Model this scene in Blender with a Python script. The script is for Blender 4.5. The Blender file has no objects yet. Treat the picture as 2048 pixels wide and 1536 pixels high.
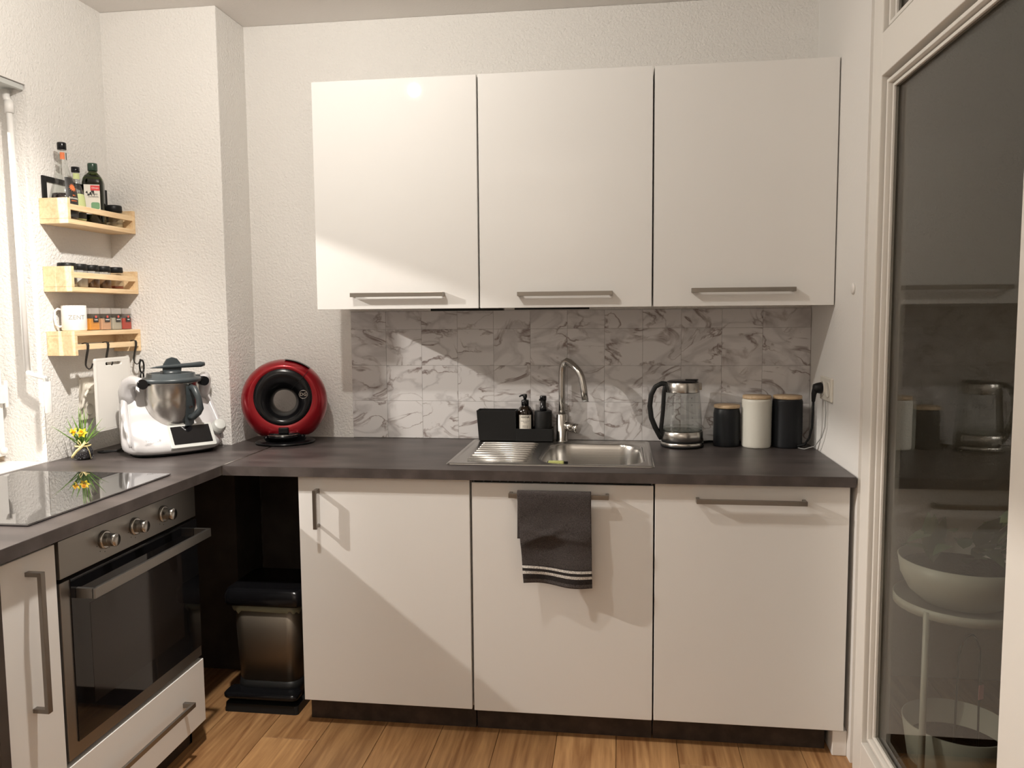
import bpy, bmesh, math, random
from mathutils import Vector, Matrix
random.seed(7)
S = bpy.context.scene
COL = S.collection
PI = math.pi
# ------------------------------------------------------------------ camera
cd = bpy.data.cameras.new('camera'); cam = bpy.data.objects.new('camera', cd); COL.objects.link(cam)
F_PX = 1607.8
cd.sensor_width = 36.0; cd.lens = 36.0*F_PX/2048.0; cd.clip_start = .02
yaw, pitch, roll = math.radians(7.6771), math.radians(4.9364), math.radians(-0.4687)
fw = Vector((-math.sin(yaw)*math.cos(pitch), math.cos(yaw)*math.cos(pitch), -math.sin(pitch)))
rt = Vector((math.cos(yaw), math.sin(yaw), 0)); up = rt.cross(fw)
rt2 = rt*math.cos(roll)+up*math.sin(roll); up2 = -rt*math.sin(roll)+up*math.cos(roll)
M = Matrix((rt2, up2, -fw)).transposed().to_4x4(); M.translation = Vector((1.0861, -3.0982, 1.3732))
cam.matrix_world = M
S.camera = cam
# ------------------------------------------------------------------ view and world
S.view_settings.view_transform = 'Standard'; S.view_settings.look = 'None'
S.view_settings.gamma = 1; S.view_settings.use_curve_mapping = False
S.view_settings.exposure = 0.22
S.cycles.use_denoising = True
S.cycles.max_bounces = 10; S.cycles.diffuse_bounces = 5; S.cycles.transparent_max_bounces = 16
S.cycles.sample_clamp_indirect = 4
W = bpy.data.worlds.new('night'); S.world = W; W.use_nodes = True
W.node_tree.nodes['Background'].inputs[0].default_value = (.02, .025, .04, 1)
W.node_tree.nodes['Background'].inputs[1].default_value = .6
# ------------------------------------------------------------------ lights
LAMP = Vector((.12, -1.36, 2.43))
def lamp(name, kind, loc, power, color, radius=.04, aim=None, cone=None, blend=1, size=None):
    l = bpy.data.lights.new(name, kind); l.energy = power; l.color = color
    o = bpy.data.objects.new(name, l); COL.objects.link(o); o.location = loc
    if kind in ('POINT', 'SPOT'): l.shadow_soft_size = radius
    if kind == 'SPOT': l.spot_size = math.radians(cone); l.spot_blend = blend
    if kind == 'AREA': l.shape = 'RECTANGLE'; l.size, l.size_y = size
    if aim is not None:
        o.rotation_euler = (Vector(aim)-Vector(loc)).to_track_quat('-Z', 'Y').to_euler()
    return o
WARM = (1, .95, .87)
lamp('ceiling_lamp_bulb', 'POINT', LAMP, 32, WARM, .022)                                   # ceiling lamp over the kitchen
lamp('ceiling_lamp_spot', 'SPOT', LAMP, 122, (1, .93, .85), .03, (-.84, -1.15, 1.0), 88, .85)  # its spot turned at the window wall
lamp('window_reflection_spot', 'SPOT', (-2.1, -1.45, 2.42), 270, (1, .93, .85), .025, (.6, -.35, .95), 80, .3)  # added lamp, stands in for the ceiling lamp mirrored in the window pane
lamp('ambient_fill', 'AREA', (.5, -4.0, 1.85), 15, (1, .92, .82), aim=(.5, -3.99, 3), size=(.35, .35))  # added unseen fill behind the camera, raises the ambient light
# ------------------------------------------------------------------ materials
def nt(name):
    m = bpy.data.materials.new(name); m.use_nodes = True
    n = m.node_tree; return m, n, n.nodes['Principled BSDF']
def mat(name, col, rough=.5, metal=0, bump=None, coat=0, ior=None, coord='Object', aniso=0, emis=None, mottle=None, trans=0, alpha=1):
    m, n, b = nt(name)
    b.inputs['Base Color'].default_value = (*col, 1); b.inputs['Roughness'].default_value = rough
    b.inputs['Metallic'].default_value = metal
    if coat: b.inputs['Coat Weight'].default_value = coat; b.inputs['Coat Roughness'].default_value = .06
    if ior: b.inputs['IOR'].default_value = ior
    if aniso: b.inputs['Anisotropic'].default_value = aniso
    if trans: b.inputs['Transmission Weight'].default_value = trans
    if alpha < 1: b.inputs['Alpha'].default_value = alpha
    if emis: b.inputs['Emission Color'].default_value = (*emis[0], 1); b.inputs['Emission Strength'].default_value = emis[1]
    tc = n.nodes.new('ShaderNodeTexCoord')
    if bump:
        sc, st, dist = bump[:3]
        t = n.nodes.new('ShaderNodeTexNoise'); t.inputs['Scale'].default_value = sc; t.inputs['Detail'].default_value = bump[3] if len(bump) > 3 else 2
        bp = n.nodes.new('ShaderNodeBump'); bp.inputs['Strength'].default_value = st; bp.inputs['Distance'].default_value = dist
        n.links.new(tc.outputs[coord], t.inputs['Vector']); n.links.new(t.outputs[0], bp.inputs['Height']); n.links.new(bp.outputs[0], b.inputs['Normal'])
    if mottle:
        sc, c2, lo, hi = mottle[:4]
        t = n.nodes.new('ShaderNodeTexNoise'); t.inputs['Scale'].default_value = sc; t.inputs['Detail'].default_value = 6
        mp = n.nodes.new('ShaderNodeMapping')
        if len(mottle) > 4: mp.inputs['Scale'].default_value = mottle[4]
        r = n.nodes.new('ShaderNodeMapRange'); r.inputs[1].default_value = lo; r.inputs[2].default_value = hi
        mx = n.nodes.new('ShaderNodeMix'); mx.data_type = 'RGBA'; mx.inputs[6].default_value = (*col, 1); mx.inputs[7].default_value = (*c2, 1)
        n.links.new(tc.outputs[coord], mp.inputs[0]); n.links.new(mp.outputs[0], t.inputs['Vector']); n.links.new(t.outputs[0], r.inputs[0])
        n.links.new(r.outputs[0], mx.inputs[0]); n.links.new(mx.outputs[2], b.inputs['Base Color'])
    return m
def thin_glass(name, tint=(.97, .98, .97), rough=0.0, f0=.04):
    m, n, b = nt(name); n.nodes.remove(b)
    out = n.nodes['Material Output']; g = n.nodes.new('ShaderNodeNewGeometry')
    d = n.nodes.new('ShaderNodeVectorMath'); d.operation = 'DOT_PRODUCT'
    n.links.new(g.outputs['Normal'], d.inputs[0]); n.links.new(g.outputs['Incoming'], d.inputs[1])
    def mth(op, a, bv=None, bsock=None):
        x = n.nodes.new('ShaderNodeMath'); x.operation = op
        if isinstance(a, (int, float)): x.inputs[0].default_value = a
        else: n.links.new(a, x.inputs[0])
        if bsock is not None: n.links.new(bsock, x.inputs[1])
        elif bv is not None: x.inputs[1].default_value = bv
        return x.outputs[0]
    c = mth('ABSOLUTE', d.outputs['Value']); c = mth('SUBTRACT', 1.0, bsock=c); c = mth('POWER', c, 5); c = mth('MULTIPLY', c, 1-f0); c = mth('ADD', c, f0)
    tr = n.nodes.new('ShaderNodeBsdfTransparent'); tr.inputs[0].default_value = (*tint, 1)
    gl = n.nodes.new('ShaderNodeBsdfGlossy'); gl.inputs['Roughness'].default_value = rough
    mx = n.nodes.new('ShaderNodeMixShader'); n.links.new(c, mx.inputs[0]); n.links.new(tr.outputs[0], mx.inputs[1]); n.links.new(gl.outputs[0], mx.inputs[2])
    n.links.new(mx.outputs[0], out.inputs[0]); return m
def wood(name, c1, c2, scale=(1, 1, 12), rnd=False, rough=.5, ring=6, bump=.1):
    m, n, b = nt(name); b.inputs['Roughness'].default_value = rough
    tc = n.nodes.new('ShaderNodeTexCoord'); mp = n.nodes.new('ShaderNodeMapping'); mp.inputs['Scale'].default_value = scale
    vec = tc.outputs['Object']
    oi = n.nodes.new('ShaderNodeObjectInfo')
    if rnd:
        cb = n.nodes.new('ShaderNodeCombineXYZ'); ml = n.nodes.new('ShaderNodeMath'); ml.operation = 'MULTIPLY'; ml.inputs[1].default_value = 37
        n.links.new(oi.outputs['Random'], ml.inputs[0]); n.links.new(ml.outputs[0], cb.inputs[0]); n.links.new(ml.outputs[0], cb.inputs[1])
        ad = n.nodes.new('ShaderNodeVectorMath'); n.links.new(vec, ad.inputs[0]); n.links.new(cb.outputs[0], ad.inputs[1]); vec = ad.outputs[0]
    n.links.new(vec, mp.inputs[0])
    t1 = n.nodes.new('ShaderNodeTexNoise'); t1.inputs['Scale'].default_value = ring; t1.inputs['Detail'].default_value = 8; t1.inputs['Distortion'].default_value = 1.6
    t2 = n.nodes.new('ShaderNodeTexNoise'); t2.inputs['Scale'].default_value = ring*5; t2.inputs['Detail'].default_value = 4
    n.links.new(mp.outputs[0], t1.inputs['Vector']); n.links.new(mp.outputs[0], t2.inputs['Vector'])
    av = n.nodes.new('ShaderNodeMath'); av.operation = 'MULTIPLY_ADD'; av.inputs[1].default_value = .45
    n.links.new(t2.outputs[0], av.inputs[0]); n.links.new(t1.outputs[0], av.inputs[2])
    r = n.nodes.new('ShaderNodeMapRange'); r.inputs[1].default_value = .52; r.inputs[2].default_value = .95
    n.links.new(av.outputs[0], r.inputs[0])
    mx = n.nodes.new('ShaderNodeMix'); mx.data_type = 'RGBA'; mx.inputs[6].default_value = (*c1, 1); mx.inputs[7].default_value = (*c2, 1)
    n.links.new(r.outputs[0], mx.inputs[0]); last = mx.outputs[2]
    if rnd:
        hs = n.nodes.new('ShaderNodeHueSaturation'); r2 = n.nodes.new('ShaderNodeMapRange'); r2.inputs[3].default_value = .82; r2.inputs[4].default_value = 1.12
        n.links.new(oi.outputs['Random'], r2.inputs[0]); n.links.new(r2.outputs[0], hs.inputs['Value']); n.links.new(last, hs.inputs['Color']); last = hs.outputs[0]
    n.links.new(last, b.inputs['Base Color'])
    bp = n.nodes.new('ShaderNodeBump'); bp.inputs['Strength'].default_value = bump; bp.inputs['Distance'].default_value = .001
    n.links.new(av.outputs[0], bp.inputs['Height']); n.links.new(bp.outputs[0], b.inputs['Normal'])
    return m
def marble():
    m, n, b = nt('marble_print'); b.inputs['Roughness'].default_value = .42
    tc = n.nodes.new('ShaderNodeTexCoord'); oi = n.nodes.new('ShaderNodeObjectInfo')
    ml = n.nodes.new('ShaderNodeMath'); ml.operation = 'MULTIPLY'; ml.inputs[1].default_value = .25
    cb = n.nodes.new('ShaderNodeCombineXYZ'); n.links.new(oi.outputs['Random'], ml.inputs[0])
    for i in (0, 2): n.links.new(ml.outputs[0], cb.inputs[i])
    ad = n.nodes.new('ShaderNodeVectorMath'); geo = n.nodes.new('ShaderNodeNewGeometry'); n.links.new(geo.outputs['Position'], ad.inputs[0]); n.links.new(cb.outputs[0], ad.inputs[1])
    rot = n.nodes.new('ShaderNodeMapping'); rot.inputs['Rotation'].default_value = (0, .7, 0); rot.inputs['Scale'].default_value = (1.0, 1, 1.6)
    n.links.new(ad.outputs[0], rot.inputs[0])
    def vein(scale, dist, lo, hi, det=6):
        t = n.nodes.new('ShaderNodeTexNoise'); t.inputs['Scale'].default_value = scale; t.inputs['Detail'].default_value = det; t.inputs['Distortion'].default_value = dist
        n.links.new(rot.outputs[0], t.inputs['Vector'])
        s = n.nodes.new('ShaderNodeMath'); s.operation = 'SUBTRACT'; s.inputs[1].default_value = .5; n.links.new(t.outputs[0], s.inputs[0])
        a = n.nodes.new('ShaderNodeMath'); a.operation = 'ABSOLUTE'; n.links.new(s.outputs[0], a.inputs[0])
        r = n.nodes.new('ShaderNodeMapRange'); r.inputs[1].default_value = lo; r.inputs[2].default_value = hi; r.inputs[3].default_value = 1; r.inputs[4].default_value = 0
        n.links.new(a.outputs[0], r.inputs[0]); return r.outputs[0]
    v1 = vein(4.6, 1.1, .0, .026); v2 = vein(4, .8, 0, .06, 4)
    msk = n.nodes.new('ShaderNodeTexNoise'); msk.inputs['Scale'].default_value = 9; n.links.new(ad.outputs[0], msk.inputs['Vector'])
    mr = n.nodes.new('ShaderNodeMapRange'); mr.inputs[1].default_value = .38; mr.inputs[2].default_value = .58; n.links.new(msk.outputs[0], mr.inputs[0])
    f1 = n.nodes.new('ShaderNodeMath'); f1.operation = 'MULTIPLY'; n.links.new(v1, f1.inputs[0]); n.links.new(mr.outputs[0], f1.inputs[1])
    f1s = n.nodes.new('ShaderNodeMath'); f1s.operation = 'MULTIPLY'; n.links.new(f1.outputs[0], f1s.inputs[0]); f1s.inputs[1].default_value = .9
    f2 = n.nodes.new('ShaderNodeMath'); f2.operation = 'MULTIPLY'; n.links.new(v2, f2.inputs[0]); f2.inputs[1].default_value = .6
    base = n.nodes.new('ShaderNodeMix'); base.data_type = 'RGBA'; base.inputs[6].default_value = (.66, .64, .635, 1); base.inputs[7].default_value = (.42, .40, .40, 1)
    n.links.new(f2.outputs[0], base.inputs[0])
    mx = n.nodes.new('ShaderNodeMix'); mx.data_type = 'RGBA'; mx.inputs[7].default_value = (.17, .115, .10, 1)
    n.links.new(base.outputs[2], mx.inputs[6]); n.links.new(f1s.outputs[0], mx.inputs[0]); n.links.new(mx.outputs[2], b.inputs['Base Color'])
    return m
def plaster(name, col, scale, strength, dist=.004):
    m, n, b = nt(name); b.inputs['Base Color'].default_value = (*col, 1); b.inputs['Roughness'].default_value = .85
    tc = n.nodes.new('ShaderNodeTexCoord')
    t = n.nodes.new('ShaderNodeTexNoise'); t.inputs['Scale'].default_value = scale; t.inputs['Detail'].default_value = 3; t.inputs['Distortion'].default_value = .6
    t2 = n.nodes.new('ShaderNodeTexVoronoi'); t2.inputs['Scale'].default_value = scale*.8
    ad = n.nodes.new('ShaderNodeMath'); ad.operation = 'MULTIPLY_ADD'; ad.inputs[1].default_value = -.35
    n.links.new(tc.outputs['Object'], t.inputs['Vector']); n.links.new(tc.outputs['Object'], t2.inputs['Vector'])
    n.links.new(t2.outputs['Distance'], ad.inputs[0]); n.links.new(t.outputs[0], ad.inputs[2])
    bp = n.nodes.new('ShaderNodeBump'); bp.inputs['Strength'].default_value = strength; bp.inputs['Distance'].default_value = dist
    n.links.new(ad.outputs[0], bp.inputs['Height']); n.links.new(bp.outputs[0], b.inputs['Normal']); return m
def steel(name, col=(.52, .50, .47), rough=.3, axis=2):
    sc = [250, 250, 250]; sc[axis] = 4
    m, n, b = nt(name); b.inputs['Base Color'].default_value = (*col, 1); b.inputs['Metallic'].default_value = 1; b.inputs['Roughness'].default_value = rough
    tc = n.nodes.new('ShaderNodeTexCoord'); mp = n.nodes.new('ShaderNodeMapping'); mp.inputs['Scale'].default_value = sc
    t = n.nodes.new('ShaderNodeTexNoise'); t.inputs['Scale'].default_value = 1; t.inputs['Detail'].default_value = 2
    bp = n.nodes.new('ShaderNodeBump'); bp.inputs['Strength'].default_value = .12; bp.inputs['Distance'].default_value = .0006
    n.links.new(tc.outputs['Object'], mp.inputs[0]); n.links.new(mp.outputs[0], t.inputs['Vector']); n.links.new(t.outputs[0], bp.inputs['Height']); n.links.new(bp.outputs[0], b.inputs['Normal'])
    return m
WALLC = (.80, .78, .75)
m_plaster = plaster('rough_plaster', WALLC, 120, .75, .0045)
m_wall_smooth = plaster('smooth_painted_wall', (.80, .78, .75), 130, .25, .002)
m_ceiling = plaster('ceiling_plaster', (.78, .75, .72), 120, .3, .003)
m_hall = plaster('hall_wall_paint', (.20, .175, .145), 90, .2)
m_door = mat('white_gloss_front', (.80, .79, .77), .5, bump=(1.3, .03, .01), coat=.3)
m_door.node_tree.nodes['Principled BSDF'].inputs['Specular IOR Level'].default_value = .15
m_door.node_tree.nodes['Principled BSDF'].inputs['Coat Roughness'].default_value = .035
m_white = mat('white_lacquer', (.82, .80, .77), .4)
m_framewhite = mat('frame_white_paint', (.80, .77, .72), .45, bump=(60, .05, .001))
m_carcass = mat('white_carcass', (.74, .72, .69), .5)
m_top = mat('dark_worktop', (.038, .031, .030), .40, mottle=(3.6, (.082, .068, .064), .36, .68, (1, 3, 1)), bump=(220, .06, .0006))
m_topedge = mat('dark_worktop_edge', (.05, .040, .037), .5, mottle=(14, (.085, .07, .065), .4, .65))
m_plinth = mat('dark_plinth', (.040, .030, .024), .5, mottle=(20, (.07, .05, .04), .4, .7))
m_niche = mat('dark_niche_board', (.055, .043, .036), .6, mottle=(9, (.075, .06, .05), .4, .7))
m_floor = wood('oak_laminate', (.50, .285, .125), (.22, .10, .038), (9, .55, 1), True, .42, 2.2, .12)
m_birch = wood('light_birch', (.90, .70, .44), (.74, .50, .27), (14, 1.2, 14), False, .5, 3.0, .05)
m_bamboo = wood('bamboo_lid', (.60, .45, .29), (.42, .29, .17), (4, 20, 20), False, .5, 3, .05)
m_marble = marble()
m_joint = mat('tile_joint', (.22, .20, .19), .6)
m_handle = steel('brushed_nickel', (.30, .275, .245), .36, 0)
m_handlez = steel('brushed_nickel_upright', (.27, .245, .22), .36, 2)
m_steel = steel('brushed_steel', (.50, .48, .45), .24, 2)
m_sink = steel('sink_steel', (.48, .465, .44), .27, 0)
m_chrome = mat('chrome', (.75, .72, .68), .12, 1)
m_ovensteel = steel('oven_steel', (.30, .285, .265), .38, 1)
m_blackglass = mat('black_glass', (.006, .006, .007), .035, ior=1.55)
m_hob = mat('hob_black_glass', (.010, .010, .012), .02, ior=5.0)
m_ovenglass = mat('oven_window_glass', (.016, .013, .012), .08, ior=1.5)
m_black = mat('matte_black_plastic', (.012, .012, .012), .42)
m_blackgloss = mat('gloss_black_plastic', (.006, .006, .007), .2)
m_blackgloss.node_tree.nodes['Principled BSDF'].inputs['Specular IOR Level'].default_value = .3
m_rubber = mat('black_rubber', (.01, .01, .01), .6)
m_darkgrey = mat('dark_grey_plastic', (.045, .055, .060), .34)
m_grey = mat('grey_plastic', (.34, .34, .33), .4)
m_lgrey = mat('light_grey_plastic', (.55, .56, .54), .4)
m_mixwhite = mat('glossy_white_plastic', (.60, .59, .60), .25, coat=.4)
m_red = mat('metallic_red', (.30, .003, .010), .28, .5, coat=.5)
m_rebate = mat('rebate_shade_grey', (.22, .205, .175), .7)  # grey puts the shade of the glazing groove into the colour
m_pane = thin_glass('door_pane_glass', (.86, .87, .84), 0, .045)
m_winpane = thin_glass('window_pane_glass', (1, 1, 1))
m_clear = thin_glass('clear_bottle_glass', (.93, .94, .93), 0, .06)
m_green = thin_glass('green_bottle_glass', (.20, .26, .05), 0, .06)
m_kettle = thin_glass('kettle_glass', (.86, .87, .86), .0, .07)
m_liquid = mat('dark_vinegar', (.012, .006, .006), .15)
m_oil = mat('dark_oil', (.02, .018, .004), .15)
m_water = thin_glass('water', (.90, .92, .90), 0, .03)
m_labelblack = mat('black_label', (.018, .017, .016), .5)
m_labelwhite = mat('cream_label', (.72, .68, .60), .6)
m_orange = mat('orange_print', (.62, .16, .05), .6)
m_redprint = mat('red_print', (.62, .05, .05), .5)
m_greenprint = mat('green_print', (.16, .32, .17), .6)
m_limeprint = mat('pale_green_print', (.50, .56, .26), .6)
m_ink = mat('black_ink', (.02, .02, .02), .6)
m_whiteink = mat('white_ink', (.8, .8, .78), .6)
m_greyink = mat('grey_ink', (.35, .34, .34), .6)
m_leather = mat('black_leather', (.022, .018, .015), .55, bump=(300, .2, .001))
m_board = mat('white_cutting_board', (.78, .76, .72), .5)
m_bin = steel('bin_smoked_steel', (.20, .17, .135), .5, 2)
m_bag = mat('thin_bin_liner', (.35, .36, .26), .35, alpha=.55, bump=(60, .8, .004))
m_canwhite = mat('cream_ceramic', (.66, .64, .57), .35)
m_canblack = mat('black_ceramic', (.012, .013, .015), .38)
m_cream = mat('cream_socket_plastic', (.74, .70, .62), .4)
m_leaf = mat('green_leaf', (.16, .30, .05), .5)
m_leafdark = mat('dark_leaf', (.035, .07, .025), .5, mottle=(12, (.16, .20, .10), .5, .72))
m_yellow = mat('daffodil_yellow', (.90, .72, .02), .5)
m_deepyellow = mat('daffodil_trumpet', (.90, .48, .01), .5)
m_raffia = mat('raffia', (.80, .68, .32), .7)
m_granule = mat('black_granules', (.022, .02, .024), .35)
m_potwhite = mat('white_pot_glaze', (.40, .385, .34), .4)
m_soil = mat('potting_soil', (.02, .015, .01), .9, bump=(120, 1, .006))
m_sponge = mat('yellow_green_sponge', (.48, .50, .18), .9, bump=(220, .8, .003))
m_sponge2 = mat('sponge_scourer', (.05, .09, .05), .9)
m_amber = mat('dark_amber_bottle', (.012, .007, .004), .12)
m_pink = mat('pink_tag', (.75, .30, .32), .5)
m_paper = mat('white_paper', (.78, .76, .72), .7)
m_shadowgap = mat('window_gap_shade', (.42, .33, .24), .7)  # brown stands for the shade in the gap below the sash
m_top.node_tree.nodes['Principled BSDF'].inputs['Specular IOR Level'].default_value = .42
for q_ in (m_black, m_canblack, m_rubber, m_niche, m_plinth, m_leather): q_.node_tree.nodes['Principled BSDF'].inputs['Specular IOR Level'].default_value = .22
def towel_material():
    m, n, b = nt('grey_terry'); b.inputs['Roughness'].default_value = .95
    uv = n.nodes.new('ShaderNodeUVMap'); sp = n.nodes.new('ShaderNodeSeparateXYZ'); n.links.new(uv.outputs[0], sp.inputs[0])
    r = n.nodes.new('ShaderNodeValToRGB'); r.color_ramp.interpolation = 'CONSTANT'
    e = r.color_ramp.elements; base = (.052, .043, .041, 1); wh = (.62, .60, .57, 1); dk = (.022, .018, .018, 1)
    e[0].position = 0; e[0].color = (.075, .066, .066, 1); e[1].position = .045; e[1].color = dk
    for p, c in ((.105, wh), (.135, dk), (.165, wh), (.195, dk), (.205, base)):
        x = e.new(p); x.color = c
    n.links.new(sp.outputs[1], r.inputs[0])
    t = n.nodes.new('ShaderNodeTexNoise'); t.inputs['Scale'].default_value = 420; t.inputs['Detail'].default_value = 3
    tc = n.nodes.new('ShaderNodeTexCoord'); n.links.new(tc.outputs['Object'], t.inputs['Vector'])
    mr = n.nodes.new('ShaderNodeMapRange'); mr.inputs[1].default_value = .35; mr.inputs[2].default_value = .7; mr.inputs[3].default_value = .55; mr.inputs[4].default_value = 1.7
    n.links.new(t.outputs[0], mr.inputs[0])
    mul = n.nodes.new('ShaderNodeVectorMath'); mul.operation = 'SCALE'; n.links.new(r.outputs[0], mul.inputs[0]); n.links.new(mr.outputs[0], mul.inputs['Scale'])
    n.links.new(mul.outputs[0], b.inputs['Base Color'])
    bp = n.nodes.new('ShaderNodeBump'); bp.inputs['Strength'].default_value = .9; bp.inputs['Distance'].default_value = .003
    n.links.new(t.outputs[0], bp.inputs['Height']); n.links.new(bp.outputs[0], b.inputs['Normal']); return m
m_towel = towel_material()
# ------------------------------------------------------------------ mesh helpers
class MB:
    def __init__(s): s.v = []; s.f = []; s.sm = []; s.uv = None
    def add(s, vs, fs, smooth=False):
        k = len(s.v); s.v += [tuple(v) for v in vs]; s.f += [tuple(i+k for i in f) for f in fs]; s.sm += [smooth]*len(fs); return s
    def box(s, x0, x1, y0, y1, z0, z1):
        return s.add([(x, y, z) for z in (z0, z1) for y in (y0, y1) for x in (x0, x1)],
                     [(0, 2, 3, 1), (4, 5, 7, 6), (0, 1, 5, 4), (2, 6, 7, 3), (0, 4, 6, 2), (1, 3, 7, 5)])
    def lathe(s, prof, c=(0, 0, 0), n=32, axis='z', smooth=True, a0=0, a1=2*PI, sx=1, sy=1, power=None, cap=True):
        full = abs(a1-a0-2*PI) < 1e-6; m = n if full else n+1; vs = []
        for r, z in prof:
            for i in range(m):
                a = a0+(a1-a0)*i/n; ca, sa = math.cos(a), math.sin(a)
                if power:
                    q = (abs(ca)**power+abs(sa)**power)**(-1/power); ca *= q; sa *= q
                p = (r*ca*sx, r*sa*sy, z)
                if axis == 'x': p = (p[2], p[0], p[1])
                if axis == 'y': p = (p[0], p[2], p[1])
                vs.append((c[0]+p[0], c[1]+p[1], c[2]+p[2]))
        fs = []
        for j in range(len(prof)-1):
            for i in range(n if full else n):
                i2 = (i+1) % m
                fs.append((j*m+i, j*m+i2, (j+1)*m+i2, (j+1)*m+i))
        k = len(s.v); s.add(vs, fs, smooth)
        if full and cap:
            if prof[0][0] > 1e-6: s.f.append(tuple(k+i for i in range(m))[::-1]); s.sm.append(False)
            if prof[-1][0] > 1e-6: s.f.append(tuple(k+(len(prof)-1)*m+i for i in range(m))); s.sm.append(False)
        return s
    def tube(s, pts, r, n=12, smooth=True, cap=True):
        pts = [Vector(p) for p in pts]; rs = r if isinstance(r, (list, tuple)) else [r]*len(pts)
        vs = []; prev = None
        for i, p in enumerate(pts):
            t = (pts[min(i+1, len(pts)-1)]-pts[max(i-1, 0)]).normalized()
            if prev is None:
                a = Vector((0, 0, 1)) if abs(t.z) < .9 else Vector((1, 0, 0)); u = t.cross(a).normalized()
            else: u = (prev-t*prev.dot(t)).normalized()
            prev = u; w = t.cross(u)
            for k in range(n):
                an = 2*PI*k/n; vs.append(p+(u*math.cos(an)+w*math.sin(an))*rs[i])
        fs = [(j*n+k, j*n+(k+1) % n, (j+1)*n+(k+1) % n, (j+1)*n+k) for j in range(len(pts)-1) for k in range(n)]
        k0 = len(s.v); s.add(vs, fs, smooth)
        if cap:
            s.f.append(tuple(k0+i for i in range(n))[::-1]); s.sm.append(False)
            s.f.append(tuple(k0+(len(pts)-1)*n+i for i in range(n))); s.sm.append(False)
        return s
    def ribbon(s, pts, side, w, th, smooth=True):
        pts = [Vector(p) for p in pts]; side = Vector(side).normalized(); vs = []
        ws = w if isinstance(w, (list, tuple)) else [w]*len(pts)
        for i, p in enumerate(pts):
            t = (pts[min(i+1, len(pts)-1)]-pts[max(i-1, 0)]).normalized(); nn = t.cross(side).normalized()
            h = ws[i]/2
            vs += [p-side*h-nn*th/2, p+side*h-nn*th/2, p+side*h+nn*th/2, p-side*h+nn*th/2]
        fs = [(j*4+k, j*4+(k+1) % 4, (j+1)*4+(k+1) % 4, (j+1)*4+k) for j in range(len(pts)-1) for k in range(4)]
        n = len(pts)-1; fs += [(0, 3, 2, 1), (n*4, n*4+1, n*4+2, n*4+3)]
        return s.add(vs, fs, smooth)
    def prism(s, poly, z0, z1, axis='z', smooth=False):
        n = len(poly)
        def P(a, b, c): return {'z': (a, b, c), 'y': (a, c, b), 'x': (c, a, b)}[axis]
        vs = [P(a, b, z0) for a, b in poly]+[P(a, b, z1) for a, b in poly]
        fs = [tuple(range(n))[::-1], tuple(range(n, 2*n))]+[(i, (i+1) % n, n+(i+1) % n, n+i) for i in range(n)]
        return s.add(vs, fs, smooth)
    def rings(s, rings, smooth=True, cap=True, closed=True):
        n = len(rings[0]); k = len(s.v); vs = [p for r in rings for p in r]
        rng = range(n) if closed else range(n-1)
        fs = [(j*n+i, j*n+(i+1) % n, (j+1)*n+(i+1) % n, (j+1)*n+i) for j in range(len(rings)-1) for i in rng]
        s.add(vs, fs, smooth)
        if cap:
            s.f.append(tuple(k+i for i in range(n))[::-1]); s.sm.append(False)
            s.f.append(tuple(k+(len(rings)-1)*n+i for i in range(n))); s.sm.append(False)
        return s
    def xf(s, m): s.v = [tuple(m @ Vector(v)) for v in s.v]; return s
def mesh_of(name, mb, m):
    me = bpy.data.meshes.new(name); me.from_pydata(mb.v, [], mb.f); me.materials.append(m)
    me.polygons.foreach_set('use_smooth', mb.sm)
    bm = bmesh.new(); bm.from_mesh(me); bmesh.ops.recalc_face_normals(bm, faces=bm.faces); bm.to_mesh(me); bm.free()
    me.update(); return me
def obj(name, mb, m, parent=None, world=False, bevel=0, seg=2, label=None, weld=False):
    if world and parent is not None:
        o = parent.location if parent.parent is None else parent.parent.location
        mb.v = [(x-o[0], y-o[1], z-o[2]) for x, y, z in mb.v]
    ob = bpy.data.objects.new(name, mesh_of(name, mb, m)); COL.objects.link(ob)
    if parent is not None: ob.parent = parent
    if bevel:
        b = ob.modifiers.new('bevel', 'BEVEL'); b.width = bevel; b.segments = seg; b.limit_method = 'ANGLE'; b.angle_limit = math.radians(35)
        b.harden_normals = False
    if label: ob['label'] = label
    return ob
def tag(o, label, cat, group=None):
    o['label'] = label; o['category'] = cat
    if group: o['group'] = group
    return o
def thing(name, label, cat, loc=(0, 0, 0), rz=0, group=None):
    o = bpy.data.objects.new(name, None); COL.objects.link(o); o.location = loc; o.rotation_euler = (0, 0, rz); o.empty_display_size = .05
    return tag(o, label, cat, group)
def struct(name, mb, m, parent=None, bevel=0):
    o = obj(name, mb, m, parent, bevel=bevel)
    if parent is None: o['kind'] = 'structure'
    return o
def sroot(name, loc=(0, 0, 0)):
    o = bpy.data.objects.new(name, None); COL.objects.link(o); o.location = loc; o['kind'] = 'structure'; return o
def text_mb(body, size, depth=.0004):
    c = bpy.data.curves.new('t', 'FONT'); c.body = body; c.size = size; c.extrude = depth; c.align_x = 'CENTER'; c.align_y = 'CENTER'; c.resolution_u = 2
    o = bpy.data.objects.new('t', c); COL.objects.link(o); dg = bpy.context.evaluated_depsgraph_get(); dg.update()
    me = bpy.data.meshes.new_from_object(o.evaluated_get(dg)); mb = MB()
    mb.add([tuple(v.co) for v in me.vertices], [tuple(p.vertices) for p in me.polygons])
    bpy.data.objects.remove(o); bpy.data.curves.remove(c); bpy.data.meshes.remove(me); return mb
def wrap(mb, r, a0, z0):           # bend flat lettering round an upright cylinder; a0 = angle of its centre
    mb.v = [((r+z)*math.cos(a0+x/r), (r+z)*math.sin(a0+x/r), z0+y) for x, y, z in mb.v]; return mb
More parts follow.
